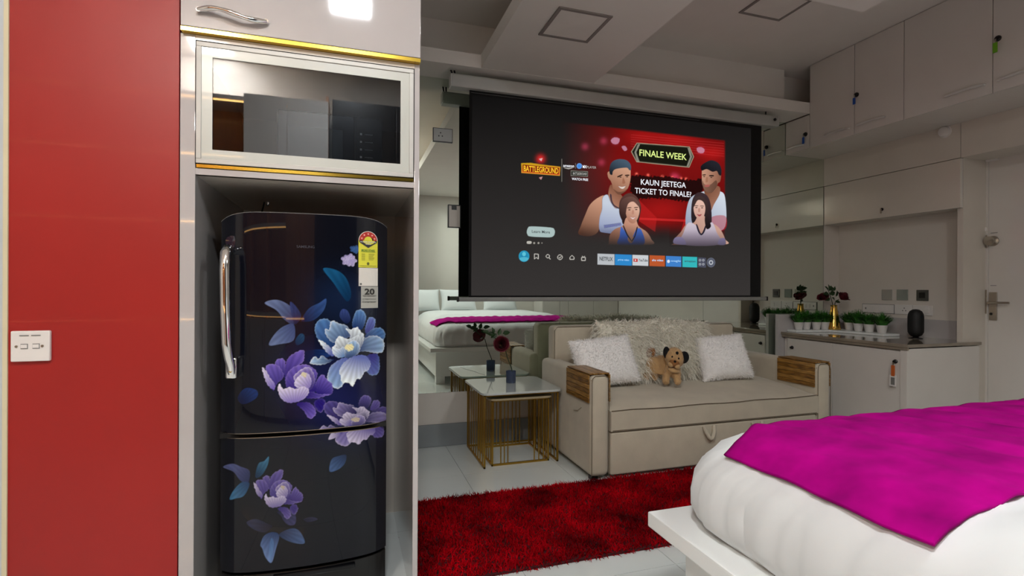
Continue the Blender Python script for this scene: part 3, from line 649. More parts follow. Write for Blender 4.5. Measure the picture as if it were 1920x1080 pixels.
def fpos(z0, z1):
    def f(a, b):
        X = FX0+.0005+(FX1-FX0-.001)*a; return X, fy(X), z0+((ztop(X) if z1 > 1 else z1)-z0)*b
    return f
grid_print('printed_front', fridge_art, 310, 440, fpos(.618, 1.338), pm, du); grid_print('printed_front', fridge_art, 310, 270, fpos(.165, .604), pm, dl)
MB().box(FX0+.002, FX1-.002, 1.885, 1.935, .603, .619).build('door_gasket', blackm, fr)
xs = [FX0+.001+(FX1-FX0-.002)*i/30 for i in range(31)]
MB().tube([(x, float(fy(x))+.002, float(ztop(x))) for x in xs], .002, 6).build('edge_trim', grey, du)
MB().tube([(x, float(fy(x))+.001, .6185) for x in xs], .0018, 6).tube([(x, float(fy(x))+.001, .6035) for x in xs], .0018, 6).build('seam_trim', mat('seam_metal', (.35, .28, .22), .2, 1.), fr)
mb = MB().prism([(x, float(fy(x))+.012) for x in xs]+[(FX1, 2.42), (FX0, 2.42)], .0, .15, 'z', .004); mb.build('base_drawer', black, fr)
MB().box(FC-.1, FC+.16, 1.852, 1.87, .128, .146, .004).build('drawer_grip', fridgeb, fr)
# chrome bar handle
mb = MB(); hx = -.362
hp = [(hx, float(fy(hx)), 1.215), (hx-.003, 1.835, 1.219), (hx-.006, 1.818, 1.205), (hx-.006, 1.812, 1.15), (hx-.004, 1.812, 1.02), (hx-.001, 1.815, .92), (hx+.004, 1.822, .875), (hx+.007, 1.838, .845), (hx+.008, 1.845, .82)]
mb.tube(hp, [.012, .015, .0155, .0155, .015, .0145, .014, .013, .012], 14)
mb.box(hx-.010, hx+.024, 1.838, float(fy(hx+.01))+.006, .803, .872, .007); ho = mb.build('handle', chrome, du)
MB().box(hx-.001, hx+.015, 1.834, 1.840, .818, .862, .004).build('handle_slot', black, ho)
MB().lathe((hx+.007, 1.834, .83), [(.005, 0), (.005, -.004), (0, -.004)], 10, 'y').build('bolt', gold, ho)
MB().lathe((hx+.002, float(fy(hx)), 1.245), [(.02, 0), (.02, -.004), (0, -.006)], 16, 'y').build('handle_cap', mat('cap_blue', '10162a', .1, coat=1.), du)
# stickers
def patch(name, m, parent, x0, x1, z0, z1, lift=.001, pts=None):
    n = 8; V = []; Fc = []
    if pts: poly = pts
    else: poly = [(x0+(x1-x0)*i/n, z0) for i in range(n+1)]+[(x1-(x1-x0)*i/n, z1) for i in range(n+1)]
    k = len(poly); V = [(x, float(fy(x))-lift, z) for x, z in poly]+[(x, float(fy(x))-lift+.0008, z) for x, z in poly]
    Fc = [list(range(k))]+[[i, (i+1) % k, (i+1) % k+k, i+k] for i in range(k)]
    return raw(name, V, Fc, m, parent)
sx0, sx1 = .0345, .0995; sc_ = (sx0+sx1)/2; rr = (sx1-sx0)/2
sy_ = mat('sticker_yellow', 'd2cf3c', .4); sr_ = mat('sticker_red', 'b0281e', .4); sw_ = mat('sticker_white', 'cfccc4', .4); sg_ = mat('sticker_grey', 'a2a39c', .4); sk_ = mat('ink', '20201c', .5)
st = patch('energy_sticker', sy_, du, sx0, sx1, 1.168, 1.262)
arch = lambda r, cz=1.262: [(sc_+r*math.cos(math.pi*i/14), cz+r*math.sin(math.pi*i/14)) for i in range(15)]
patch('arch_border', sw_, st, 0, 0, 0, 0, .0014, arch(rr)); patch('red_arch', sr_, st, 0, 0, 0, 0, .0018, arch(rr*.93)); patch('sun', sy_, st, 0, 0, 0, 0, .0022, arch(rr*.42))
patch('dark_band', sk_, st, 0, 0, 0, 0, .0023, [(sx0+.002, 1.262), (sx0+.003, 1.255), (sc_, 1.236), (sx1-.003, 1.255), (sx1-.002, 1.262)])
for i in range(5):
    a = math.pi*(.1+.2*i); cx_, cz_ = sc_+rr*.7*math.cos(a), 1.262+rr*.7*math.sin(a)
    patch('star', mat('star_pink', 'f0a8a0', .4), st, 0, 0, 0, 0, .0024, [(cx_+(.0042 if k % 2 == 0 else .002)*math.sin(k*math.pi/5), cz_+(.0042 if k % 2 == 0 else .002)*math.cos(k*math.pi/5)) for k in range(10)])
def flet(s, m, parent, x0, x1, z, h, lift=.0028, bold=.02):
    o = letters('lettering', s, m, parent, (x0, 0, z), (x1, 0, z), h=h, bold=bold)
    off = wpos(parent)
    for v in o.data.vertices: v.co.y = float(fy(v.co.x+off.x))-lift-off.y
    return o
flet('POWER SAVINGS', sw_, st, sx0+.006, sx1-.006, 1.2545, .0045); flet('GUIDE', sw_, st, sc_-.009, sc_+.009, 1.2475, .0045)
grn = mat('ink_green', '3c7a28', .5)
flet('MORE STARS', grn, st, sx0+.010, sx1-.010, 1.2245, .0065); patch('green_rule', grn, st, sx0+.008, sx1-.008, 1.2215, 1.2228, .0016)
for i in range(6):
    patch('print_line', mat('ink_olive', '5e6024', .5), st, sx0+.010, sx0+.022, 1.2145-.0042*i, 1.2155-.0042*i, .0016); patch('print_line', MATS['ink_olive'], st, sx0+.034, sx0+.05-.002*(i % 3)+.004, 1.2145-.0042*i, 1.2155-.0042*i, .0016)
patch('seal', MATS['ink_olive'], st, 0, 0, 0, 0, .0016, [(sc_+.0045*math.cos(i*.524), 1.181+.0055*math.sin(i*.524)) for i in range(12)])
patch('rule', sk_, st, sx0+.004, sx1-.004, 1.1725, 1.1735, .0016)
s2 = patch('white_sticker', sw_, du, sx0+.001, sx1+.001, 1.103, 1.1665)
patch('seal', mat('ink_soft', '5a5a56', .5), s2, 0, 0, 0, 0, .0016, [(sx0+.0085+.0035*math.cos(i*.524), 1.110+.0035*math.sin(i*.524)) for i in range(12)])
s3 = patch('grey_sticker', sg_, du, sx0+.009, sx1+.002, 1.026, 1.1015)
flet('20', sk_, s3, sx0+.021, sx1-.010, 1.074, .0205, bold=.03); flet('YEAR WARRANTY', sk_, s3, sx0+.014, sx1-.004, 1.0665, .0042); flet('on Digital Inverter', sk_, s3, sx0+.014, sx1-.004, 1.056, .0045, bold=.0); flet('Compressor', sk_, s3, sx0+.014, sx1-.004, 1.046, .0048)
flet('SAMSUNG', mat('logo_grey', '3a3c46', .3), du, -.163, -.107, 1.229, .0085)
# ------------------------------------------------ wall cupboards on the right wall
def cupboard(y0, y1, z0, z1, lab, hy0, hy1, hz, lock=None):
    t = thing('overhead_cabinet', lab, 'cabinet', (3.84, (y0+y1)/2, z0), 'white cabinets under the ceiling')
    bx('body', lam, t, 3.642, 4.088, y0+.0005, y1-.0005, z0, z1)
    d = bx('door', lam, t, 3.624, 3.640, y0+.0022, y1-.0022, z0+.001, z1-.005, .001)
    if hy0 is not None:
        m = MB().tube([(3.610, hy0, hz), (3.606, (hy0*3+hy1)/4, hz+.003), (3.606, (hy0+hy1)/2, hz+.004), (3.606, (hy0+hy1*3)/4, hz+.003), (3.610, hy1, hz)], [.007, .009, .0075, .009, .007], 8)
        m.box(3.608, 3.626, hy0-.006, hy0+.006, hz-.005, hz+.005, .002).box(3.608, 3.626, hy1-.006, hy1+.006, hz-.005, hz+.005, .002)
        m.build('handle', chrome if False else mat('dull_handle', (.78, .76, .72), .4, .35), d)
    if lock: MB().lathe((3.624, lock[0], lock[1]), [(.017, 0), (.017, -.008), (.009, -.012), (.009, -.02), (0, -.022)], 14, 'x').build('lock', black, d)
    return t
cupboard(3.300, W-.01, 2.262, 2.543, 'smallest square overhead cabinet beside the mirror with a blue tagged key', 3.36, 3.52, 2.305, (3.336, 2.386))
cupboard(2.906, 3.300, 2.262, CZ, 'tall narrow overhead cabinet nearest the mirror wall', 2.95, 3.15, 2.322)
cupboard(2.545, 2.906, 2.262, CZ, 'narrow overhead cabinet with a dark key lock on its left edge', 2.676, 2.876, 2.323, (2.887, 2.555))
cupboard(2.035, 2.545, 2.262, CZ, 'widest overhead cabinet without a lock, third tall door from the mirror', 2.075, 2.28, 2.326)
cupboard(1.45, 2.035, 2.262, CZ, 'overhead cabinet at the right edge with a green tagged key', 1.75, 2.005, 2.325, (2.008, 2.572))
def key(x, y, z, m, lab, L=.045, wd=.016, extra=False):
    t = thing('key_tag', lab, 'key tag', (x, y, z), None)
    MB().tube([(x, y, z), (x-.002, y, z-.018)], .0015, 5).box(x-.003, x, y-.004, y+.004, z-.012, z+.003).build('key', steel, t)
    MB().box(x-.006, x-.001, y-wd/2, y+wd/2, z-.018-L, z-.018, .003).build('tag', m, t)
    if extra:
        mb = MB()
        mb.box(x-.005, x-.002, y-.022, y+.022, z-.16, z-.085, .001); o = mb.build('label_card', whitep, t)
        MB().box(x-.0056, x-.0048, y-.013, y+.013, z-.15, z-.10).build('window', grey, o)
key(3.600, 3.336, 2.378, keyb, 'blue key tag hanging from the smallest cabinet beside the mirror', .055, .022)
key(3.600, 2.887, 2.548, keyb, 'blue key tag hanging between the two narrow overhead doors', .05, .022)
key(3.600, 2.008, 2.563, keyg, 'green key tag hanging from the overhead cabinet at the right edge', .06, .024)
t = thing('wall_cupboard', 'wide white flap cupboard with a key under the overhead cabinets', 'cupboard', (4.06, 3.01, 1.672))
bx('body', lam, t, 4.078, 4.2475, 2.468, W-.012, 1.673, 2.017); fd = bx('door', cream, t, 4.062, 4.077, 2.467, W-.011, 1.673, 2.0165, .001)
MB().lathe((4.062, 3.016, 1.738), [(.012, 0), (.012, -.006), (0, -.009)], 14, 'x').build('lock', black, fd)
MB().box(4.045, 4.053, 3.013, 3.019, 1.705, 1.742, .001).build('key', steel, fd)
t = thing('ceiling_sensor', 'round white sensor below the overhead cabinets on the right wall', 'sensor', (4.06, 2.561, 2.227))
MB().lathe((4.062, 2.561, 2.226), [(.034, 0), (.036, -.012), (.033, -.028), (.02, -.033), (0, -.034)], 24, 'x').build('dome', whitep, t); MB().lathe((4.0635, 2.561, 2.226), [(.042, 0), (.042, -.007), (0, -.007)], 24, 'x').build('base_ring', whitep, t)
# ------------------------------------------------ low counter on the right
CX, CY = 3.515, 2.435; CT = .735
k = thing('base_cabinet', 'white base cabinet with a beige worktop behind the sofa arm', 'cabinet', (3.9, 3.0, 0))
bx('body', lam, k, CX+.04, 4.2, CY+.035, W-.08, .08, CT-.035); bx('end_panel', lam, k, CX+.04, 4.235, CY+.0125, CY+.034, 0, CT-.03, .001)
bx('corner_post', lam, k, CX+.0115, CX+.04, CY+.012, CY+.055, 0, CT-.035, .001); bx('plinth', lam, k, CX+.05, 4.2, CY+.04, W-.08, 0, .08)
for y0, y1, ly in ((2.492, 3.0, 2.525), (3.003, 3.42, 3.375)):
    d = bx('door', lam, k, CX+.018, CX+.036, y0, y1, .09, CT-.05, .0015)
    MB().lathe((CX+.018, ly, .612), [(.014, 0), (.014, -.006), (.009, -.01), (.009, -.02), (0, -.021)], 14, 'x').build('lock', black, d)
key(CX-.004, 2.525, .606, keyo, 'orange key tag with white card hanging on the base cabinet door', .075, .026, True)
t = thing('worktop', 'beige polished marble worktop carrying plants and the black speaker', 'worktop', (3.9, 3.0, .7))
MB().box(CX, 4.24, CY, W-.075, CT-.022, CT, .003).build('slab', stone, t)
bx('front_lip', stone, t, CX+.006, CX+.02, CY+.006, W-.08, CT-.04, CT-.022, .001)
t = thing('backsplash', 'low white splash board around the beige worktop', 'splashback', (4.2, 3.0, CT))
bx('board', gloss if False else lamg, t, 4.215, 4.246, 2.50, W-.05, CT-.02, .872, .001); bx('board', lamg, t, CX-.028, 4.215, W-.075, W-.045, .0, .882, .001)
t = thing('display_tray', 'white corner tray holding the row of potted grass', 'tray', (3.8, 3.3, CT))
MB().prism([(3.58, 3.38), (3.9, 3.33), (3.95, 3.0), (3.94, 2.91), (4.10, 2.90), (4.12, 3.475), (3.58, 3.475)], CT+.0005, CT+.018, 'z', .003).build('board', bedw, t)
PZ = CT+.0185
pots = [(3.66, 3.43, 'first from the mirror'), (3.745, 3.435, 'second from the mirror'), (3.83, 3.41, 'third from the mirror'), (3.905, 3.395, 'directly left of the gold vase'), (4.07, 3.30, 'directly right of the gold vase'), (4.03, 3.185, 'second right of the gold vase'), (4.02, 3.085, 'third right of the gold vase'), (4.01, 2.975, 'nearest to the black speaker')]
def make_pot(i, x, y, where):
    t = thing('potted_grass', 'small white pot of green artificial grass, '+where, 'plant', (x, y, PZ), 'small potted grass plants on the worktop')
    MB().lathe((x, y, PZ), [(.026, 0), (.028, .002), (.038, .058), (.040, .062), (.038, .064), (.035, .060), (.0, .055)], 20).build('pot', whitep, t)
    # upright tuft of narrow leaves, each plant its own shape
    n = 230; V = []; Fc = []
    for j in range(n):
        a = rng.random()*6.283; sp = rng.random()**.6; L = (.085+.045*rng.random())*(1.1 if i in (5,) else 1)*(1-.25*sp)
        b0 = Vector((x+.026*math.cos(a)*sp, y+.026*math.sin(a)*sp, PZ+.055)); d = Vector((math.cos(a)*sp*.85, math.sin(a)*sp*.85, 1.0)).normalized()
        s = Vector((-math.sin(a), math.cos(a), 0))*.0034
        m1 = b0+d*L*.6; tip = b0+d*L+Vector((math.cos(a), math.sin(a), -.6))*L*.35*sp
        k0 = len(V); V += [b0-s*.5, b0+s*.5, m1+s*1.3, m1-s*1.3, tip]; Fc += [(k0, k0+1, k0+2, k0+3), (k0+3, k0+2, k0+4)]
        for q in (.45, .7, .9):
            c = b0+d*L*q; aa = rng.random()*6.28; dd = Vector((math.cos(aa), math.sin(aa), .3))*.014; k0 = len(V)
            ss = Vector((-math.sin(aa), math.cos(aa), .4))*.0026; V += [c-ss, c+ss, c+dd]; Fc += [(k0, k0+1, k0+2)]
    raw('grass', V, Fc, leafm, t, kind='stuff')
for i, (x, y, wh) in enumerate(pots): make_pot(i, x, y, wh)
def leaf(mb, c, d, L, wd, up=(0, 0, 1)):
    d = Vector(d).normalized(); s = d.cross(Vector(up)).normalized(); n = s.cross(d); c = Vector(c)
    vs = [mb.b.verts.new(c+d*L*t+s*wd*q+n*h) for t, q, h in ((0, 0, 0), (.3, .5, .004), (.65, .42, .004), (1, 0, -.004), (.65, -.42, .004), (.3, -.5, .004), (.4, 0, -.002))]
    for a, b in ((0, 1), (1, 2), (2, 3), (3, 4), (4, 5), (5, 0)): mb.b.faces.new((vs[a], vs[b], vs[6]))
def rose(name_lab, base, stem, head, R, leaves, group=None, tiltd=(0, 0, 1)):
    t = thing('rose', name_lab, 'flower', base)
    MB().tube(stem, [.0032]*len(stem), 6).build('stem', stemm, t)
    z = Vector(tiltd).normalized(); Mx = z.to_track_quat('Z', 'Y').to_matrix().to_4x4()
    for ring, (n, r, op) in enumerate(((1, .25, 0), (3, .38, .15), (4, .55, .35), (5, .8, .6), (6, 1.0, .9))):
        for j in range(n):
            b = bmesh.new(); a0 = j*6.283/n+ring*.7; wdt = 6.283/n*1.25; G = []
            for u in range(6):
                row = []
                for v_ in range(7):
                    a = a0+(v_/6-.5)*wdt; tt = u/5; rad = R*r*(.35+.65*math.sin(tt*1.5)**.8)*(1+.18*op*tt**4*(1-abs(v_/6-.5)))
                    h = R*(1.45*tt-.45)*(1-.35*op)-R*.35*op*tt**5-R*.25*(v_/6-.5)**2*tt*3
                    row.append(b.verts.new((rad*math.cos(a), rad*math.sin(a), h)))
                G.append(row)
            for u in range(5):
                for v_ in range(6): b.faces.new((G[u][v_], G[u][v_+1], G[u+1][v_+1], G[u+1][v_]))
            bmesh.ops.transform(b, matrix=Matrix.Translation(Vector(head))@Mx, verts=b.verts)
            me = bpy.data.meshes.new('petal'); b.to_mesh(me); b.free(); link('petal', me, rosem, t, True)
    for c, d, L in leaves:
        mb = MB(); leaf(mb, c, d, L, L*.6, (.3, -.9, .4)); mb.build('leaf', leafd, t)
t = thing('gold_vase', 'shiny gold bottle vase standing among the potted grass', 'vase', (3.985, 3.375, PZ))
MB().lathe((3.985, 3.375, PZ), [(.052, 0), (.055, .004), (.05, .03), (.036, .12), (.026, .175), (.024, .2), (.027, .21), (.021, .209), (.02, .18), (0, .17)], 36).build('vessel', goldv, t)
vb = (3.985, 3.375, PZ+.175)
rose('dark red rose leaning right out of the gold vase', vb, [vb, (3.995, 3.37, PZ+.23), (4.01, 3.35, PZ+.26)], (4.03, 3.33, PZ+.275), .05, [((3.99, 3.37, PZ+.25), (-.8, -.2, .5), .05), ((4.0, 3.37, PZ+.28), (.2, -.1, .9), .06), ((3.97, 3.37, PZ+.33), (.5, 0, .8), .05), ((3.99, 3.37, PZ+.24), (.8, -.3, -.1), .05)], None, (.35, -.5, .8))
rose('dark leafy rose sprig standing upright in the gold vase', vb, [vb, (3.975, 3.385, PZ+.24), (3.955, 3.4, PZ+.33)], (3.93, 3.43, PZ+.27), .044, [((3.955, 3.4, PZ+.33), (-.6, 0, .6), .06), ((3.955, 3.4, PZ+.33), (.5, 0, .7), .06), ((3.955, 3.4, PZ+.31), (-.9, 0, -.1), .06), ((3.955, 3.4, PZ+.34), (0, 0, 1), .05), ((3.965, 3.4, PZ+.30), (.9, 0, .3), .07), ((3.96, 3.4, PZ+.34), (.95, .1, .25), .07), ((3.97, 3.4, PZ+.27), (-.8, 0, -.3), .06)], None, (-.6, -.2, .7))
t = thing('speaker', 'black capsule-shaped speaker standing on the worktop', 'speaker', (4.045, 2.745, CT))
MB().lathe((4.045, 2.745, CT+.012), [(0, 0), (.02, .001), (.038, .012), (.049, .035), (.05, .06), (.05, .145), (.047, .17), (.038, .19), (.02, .203), (0, .206)], 32).build('body', mat('speaker_black', '070708', .6, bump=.3, bscale=300), t)
MB().lathe((4.045, 2.745, CT), [(.045, 0), (.045, .004), (.02, .008), (.015, .016), (0, .016)], 28).build('foot', black, t)
MB().lathe((4.035, 2.696, CT+.165), [(.006, 0), (.006, -.002), (0, -.002)], 12, 'y').build('lens', mat('lens', '1c2a3a', .1), t)
# wall plates over the worktop
def plate(nm, lab, cat, y0, y1, z0, z1, m, x=4.2475, th=.008, grp='switch plates above the worktop'):
    t = thing(nm, lab, cat, (x, (y0+y1)/2, (z0+z1)/2), grp); bx('plate', m, t, x-th, x, y0, y1, z0, z1, .002); return t
plate('switch_plate', 'pale glass square plate above the long switch board', 'switch', 3.064, 3.149, 1.012, 1.098, mat('pale_plate', 'a8a8a0', .2, coat=.4))
plate('switch_plate', 'greenish grey square plate between the pale plate and the dark-centred one', 'switch', 2.94, 3.026, 1.013, 1.099, tint)
t = plate('thermostat', 'grey square wall plate with a black centre above the speaker', 'switch', 2.788, 2.874, 1.012, 1.097, mat('dark_plate', '4c4b46', .4)); bx('screen', black, t, 4.236, 4.24, 2.81, 2.853, 1.033, 1.077, .001)
t = plate('switch_board', 'long white switch board between the grass plants and the socket', 'switch', 3.05, 3.315, .902, .972, whitep)
bx('rim', grey, t, 4.2435, 4.247, 3.045, 3.32, .898, .976)
for i in range(4): bx('rocker', whitep, t, 4.236, 4.240, 3.075+.045*i, 3.112+.045*i, .918, .957, .001)
bx('indicator', grey, t, 4.2385, 4.241, 3.28, 3.292, .93, .945)
t = plate('power_socket', 'white three-pin socket plate left of the black speaker', 'socket', 2.905, 3.042, .90, .976, whitep)
for dy, dz in ((0, .012), (-.012, -.008), (.012, -.008)): MB().lathe((4.24, 2.965+dy, .938+dz), [(.004, 0), (.004, -.001), (0, -.001)], 10, 'x').build('pin_hole', black, t)
t = plate('power_socket', 'white socket plate partly hidden behind the black speaker', 'socket', 2.76, 2.90, .90, .976, whitep)
bx('rocker', whitep, t, 4.236, 4.24, 2.78, 2.81, .918, .957, .001)
# ------------------------------------------------ lamps in the ceiling
def lamp(nm, lab, cx, cy, z, sx, sy, lit):
    t = thing(nm, lab, 'ceiling light', (cx, cy, z), None)
    mb = MB()
    for a in ((cx-sx, cx+sx, cy-sy, cy-sy+.02), (cx-sx, cx+sx, cy+sy-.02, cy+sy), (cx-sx, cx-sx+.02, cy-sy+.02, cy+sy-.02), (cx+sx-.02, cx+sx, cy-sy+.02, cy+sy-.02)): mb.box(*a, z-.008, z, .002)
    mb.build('frame', offf, t); bx('diffuser', lampm if lit else offm, t, cx-sx+.02, cx+sx-.02, cy-sy+.02, cy+sy-.02, z-.004, z)
lamp('ceiling_light', 'unlit square panel light in the dropped beam left of the screen top', 1.185, 2.604, 2.55, .155, .155, False)
lamp('ceiling_light', 'unlit square panel light in the high ceiling above the sofa', 2.645, 2.675, CZ, .17, .14, False)
lamp('ceiling_light', 'lit square panel light straight above the viewer', .01, .04, CZ, .14, .12, True)
lamp('ceiling_light', 'lit square panel light over the kitchen shelves behind the viewer', -1.0, -.85, CZ, .16, .16, True)
lamp('ceiling_light', 'lit square panel light above the middle of the bed', 1.8, .1, 2.55, .16, .16, True)
# ------------------------------------------------ plates on the mirror, left of the screen
t = thing('power_socket', 'white socket plate on the mirror left of the screen top', 'socket', (.62, W-.008, 2.15))
bx('plate', mat('socket_grey', 'b8bab6', .4), t, .557, .686, W-.020, W-.0085, 2.108, 2.196, .002); mb = MB(); frame(mb, .553, .69, 2.104, 2.2, .004, W-.016, W-.0085); mb.build('rim', black, t)
for dx, dz in ((0, .014), (-.012, -.008), (.012, -.008)): MB().lathe((.605+dx, W-.020, 2.152+dz), [(.0045, 0), (.0045, -.001), (0, -.001)], 10, 'y').build('pin_hole', black, t)
t = thing('wall_plate', 'small black-framed plate on the mirror at the left edge of the screen', 'plate', (.70, W-.008, 1.6))
bx('plate', cream, t, .664, .745, W-.016, W-.0085, 1.52, 1.67); mb = MB(); frame(mb, .66, .75, 1.515, 1.675, .006, W-.02, W-.0085); mb.build('rim', black, t); bx('module', black, t, .685, .72, W-.02, W-.015, 1.64, 1.668)
# ------------------------------------------------ projector screen
SY = 3.38
t = ps = thing('projector_screen', 'large pull-down projector screen showing a streaming menu above the sofa', 'screen', (1.99, SY, 2.45))
SL, SR, SB, ST = .772, 3.206, 1.034, 2.43
cs = MB().prism([(SY-.035, 2.425), (SY+.035, 2.425), (SY+.04, 2.44), (SY+.04, 2.50), (SY+.03, 2.512), (SY-.03, 2.512), (SY-.04, 2.50), (SY-.04, 2.435)], .645, 3.345, 'x', .002).build('casing', casing, t)
for x in (.64, 3.345): MB().prism([(SY-.03, 2.43), (SY+.04, 2.43), (SY+.04, 2.505), (SY-.035, 2.508)], x, x+.012, 'x', .002).build('end_cap', whitep, cs)
MB().tube([(.66, SY, 2.51), (.645, SY+.02, 2.56)], .006, 6).tube([(.675, SY, 2.51), (.67, SY+.02, 2.56)], .006, 6).tube([(3.25, SY, 2.51), (3.25, SY, 2.55)], .006, 6).build('hanger', black, t)
MB().tube([(3.30, SY-.043, 2.475), (3.30, SY-.05, 2.475)], .012, 10).build('button', black, t)
mb = MB(); mb.box(SL, SR, SY-.001, SY+.001, SB, ST); fab = mb.build('screen_fabric', screenb, t)
MB().tube([(SL+.012, SY-.0015, 2.41), (SR-.6, SY-.0015, 2.41)], .0012, 4).build('top_tape', grey, fab)
MB().box(.705, 3.26, SY-.012, SY+.012, 1.005, 1.034, .006).build('bottom_bar', mat('bar_grey', '8c8c88', .4), t)
for x in (.693, 3.26): bx('bar_end', black, t, x, x+.012, SY-.013, SY+.013, 1.003, 1.036, .002)
IX0, IX1, IZ0, IZ1 = .79, 3.10, 1.045, 2.395
def spos(a, b): return IX0+(IX1-IX0)*a, np.full_like(a, SY-.0025), IZ0+(IZ1-IZ0)*b
grid_print('projected_picture', screen_art, 720, 480, spos, print_mat('projection', emit=EMS), fab)
wt = mat('caption_white', 'd8dce4', .6, emit=EMS, var=0); yl = mat('caption_lime', 'd0e488', .6, emit=EMS, var=0); dk = mat('caption_dark', '30363a', .6, emit=EMS, var=0); go = mat('caption_gold', 'e0b020', .6, emit=EMS, var=0); sf = mat('caption_soft', 'a8a8a4', .6, emit=EMS, var=0)
def cap(s, m, x0, y0, x1, y1, hpx, bold=.02, par=None):
    a = P(x0, y0, Y=SY); b = P(x1, y1, Y=SY); zc = a.z; tpx = (P(x0, y0-hpx, Y=SY)-a).length
    return letters('caption', s, m, fab, (a.x, SY-.004, a.z), (b.x, SY-.004, b.z), h=tpx, bold=bold, off=0)
cp_ = lambda x, y: (960+x/3.725, 220+y/3.725)
def capc(s, m, x0, y0, x1, y1, h, bold=.02): cap(s, m, *cp_(x0, y0), *cp_(x1, y1), h/3.725, bold)
capc('FINALE WEEK', yl, 888, 268, 1218, 300, 46, .012)
capc('KAUN JEETEGA', wt, 898, 470, 1213, 494, 40, .012); capc('TICKET TO FINALE?', wt, 856, 530, 1250, 558, 40, .012)
capc('BATTLEGROUND', go, 80, 376, 322, 394, 40, .02)
capc('amazon', wt, 356, 346, 432, 350, 20, .02); capc('MX', wt, 492, 354, 520, 356, 20, .03); capc('PLAYER', sf, 521, 356, 586, 360, 17, .0)
capc('BATTLEGROUND', sf, 424, 400, 520, 404, 17, .01); capc('WATCH FREE', wt, 416, 438, 530, 445, 17, .02)
capc('Learn More', dk, 138, 806, 264, 812, 20, .01)
capc('NETFLIX', dk, 610, 1000, 702, 1004, 28, .02); capc('prime video', mat('caption_pale', 'a8d0f0', .6, emit=EMS, var=0), 738, 1000, 816, 1003, 14, .0); capc('YouTube', dk, 882, 1006, 946, 1008, 19, .02)
capc('aha video', MATS['caption_pale'], 976, 1004, 1054, 1006, 16, .01); capc('oogle', MATS['caption_pale'], 1108, 1008, 1176, 1010, 14, .0); capc('amazon', dk, 1202, 1010, 1280, 1013, 15, .01)
capc('WARRIORS', mat('caption_violet', '5a5c9c', .6, emit=EMS, var=0), 642, 774, 762, 760, 22, .0)
# ------------------------------------------------ sofa
t = so = thing('sofa', 'beige fabric sofa bed with square arms in front of the mirror', 'sofa', (2.205, 3.05, 0))
def soft(name, m, par, x0, x1, y0, y1, z0, z1, bev, crown=0, cuts=10):
    b = bmesh.new(); bmesh.ops.create_cube(b, size=1)
    for v in b.verts: v.co = Vector(((x0+x1)/2+v.co.x*(x1-x0), (y0+y1)/2+v.co.y*(y1-y0), (z0+z1)/2+v.co.z*(z1-z0)))
    bmesh.ops.bevel(b, geom=b.edges[:], offset=bev, segments=4, profile=.5, affect='EDGES')
    me = bpy.data.meshes.new(name); b.to_mesh(me); b.free(); return link(name, me, m, par, True)
for x0, x1 in ((1.315, 1.435), (2.975, 3.095)):
    a = soft('arm', fabric, so, x0, x1, 2.635, 3.44, .02, .603, .035)
    MB().tube([(x0+.006, 2.638, .03), (x0+.006, 2.638, .56), (x0+.012, 2.64, .585), (x0+.03, 2.642, .598), (x1-.03, 2.642, .598), (x1-.012, 2.64, .585), (x1-.006, 2.638, .56), (x1-.006, 2.638, .03)], .0022, 6).tube([(x0+.008, 2.65, .572), (x0+.008, 3.42, .572)], .003, 6).build('piping', piping, a)
bx('base', fabric, so, 1.437, 2.973, 2.70, 3.40, .03, .27)
dw = soft('drawer', fabric, so, 1.442, 2.968, 2.637, 2.70, .022, .268, .012)
for cx in (2.11, 2.475):
    mb = MB()
    for s in (-1, 1): mb.tube([(cx+s*.038, 2.634, .258), (cx+s*.03, 2.62, .225), (cx+s*.014, 2.612, .195), (cx, 2.61, .185)], [.011, .012, .012, .012], 8)
    mb.build('pull_loop', fabric, dw)
# seat: crowned slab rising to the back
nx, ny = 40, 16; V = []; Fc = []; x0, x1, y0, y1 = 1.438, 2.972, 2.628, 3.32
for top in (1, 0):
    for j in range(ny+1):
        for i in range(nx+1):
            u, v_ = i/nx, j/ny; e = min(u, 1-u)*nx/2; f_ = min(v_, 1-v_)*ny/2
            c = 1-(1-min(1, e))**2; d_ = 1-(1-min(1, f_))**2
            z = (.398+.05*(math.sin(math.pi*min(1, v_*1.15+.04)/2)**1.0)*c*1+.008*math.sin(7*u+3*v_)*c*d_-.008*(1-d_)) if top else .277
            V.append((x0+(x1-x0)*u, y0+(y1-y0)*v_, z))
K = (nx+1)*(ny+1)
for j in range(ny):
    for i in range(nx):
        a = j*(nx+1)+i; Fc += [(a, a+1, a+nx+2, a+nx+1), (K+a, K+a+nx+1, K+a+nx+2, K+a+1)]
for i in range(nx): Fc += [(i, K+i, K+i+1, i+1), (ny*(nx+1)+i, ny*(nx+1)+i+1, K+ny*(nx+1)+i+1, K+ny*(nx+1)+i)]
for j in range(ny): Fc += [(j*(nx+1), (j+1)*(nx+1), K+(j+1)*(nx+1), K+j*(nx+1)), (j*(nx+1)+nx, K+j*(nx+1)+nx, K+(j+1)*(nx+1)+nx, (j+1)*(nx+1)+nx)]
sc2 = raw('seat_cushion', V, Fc, fabric, so, True)
MB().tube([(x0+.002, 2.627, .395)]+[(x0+.02+(x1-x0-.04)*i/12, 2.625, .396+.003*math.sin(i*1.7)) for i in range(13)]+[(x1-.002, 2.627, .395)], .0025, 6).tube([(x0+.01, 2.629, .281), (x1-.01, 2.629, .281)], .003, 6).build('piping', piping, sc2)
bk = soft('backrest', fabric, so, 1.372, 2.90, 3.325, 3.455, .28, .832, .03)
MB().tube([(1.376, 3.33, .45), (1.376, 3.33, .80), (1.40, 3.33, .826), (2.87, 3.33, .826), (2.896, 3.33, .80), (2.896, 3.33, .45)], .002, 6).build('piping', piping, bk)
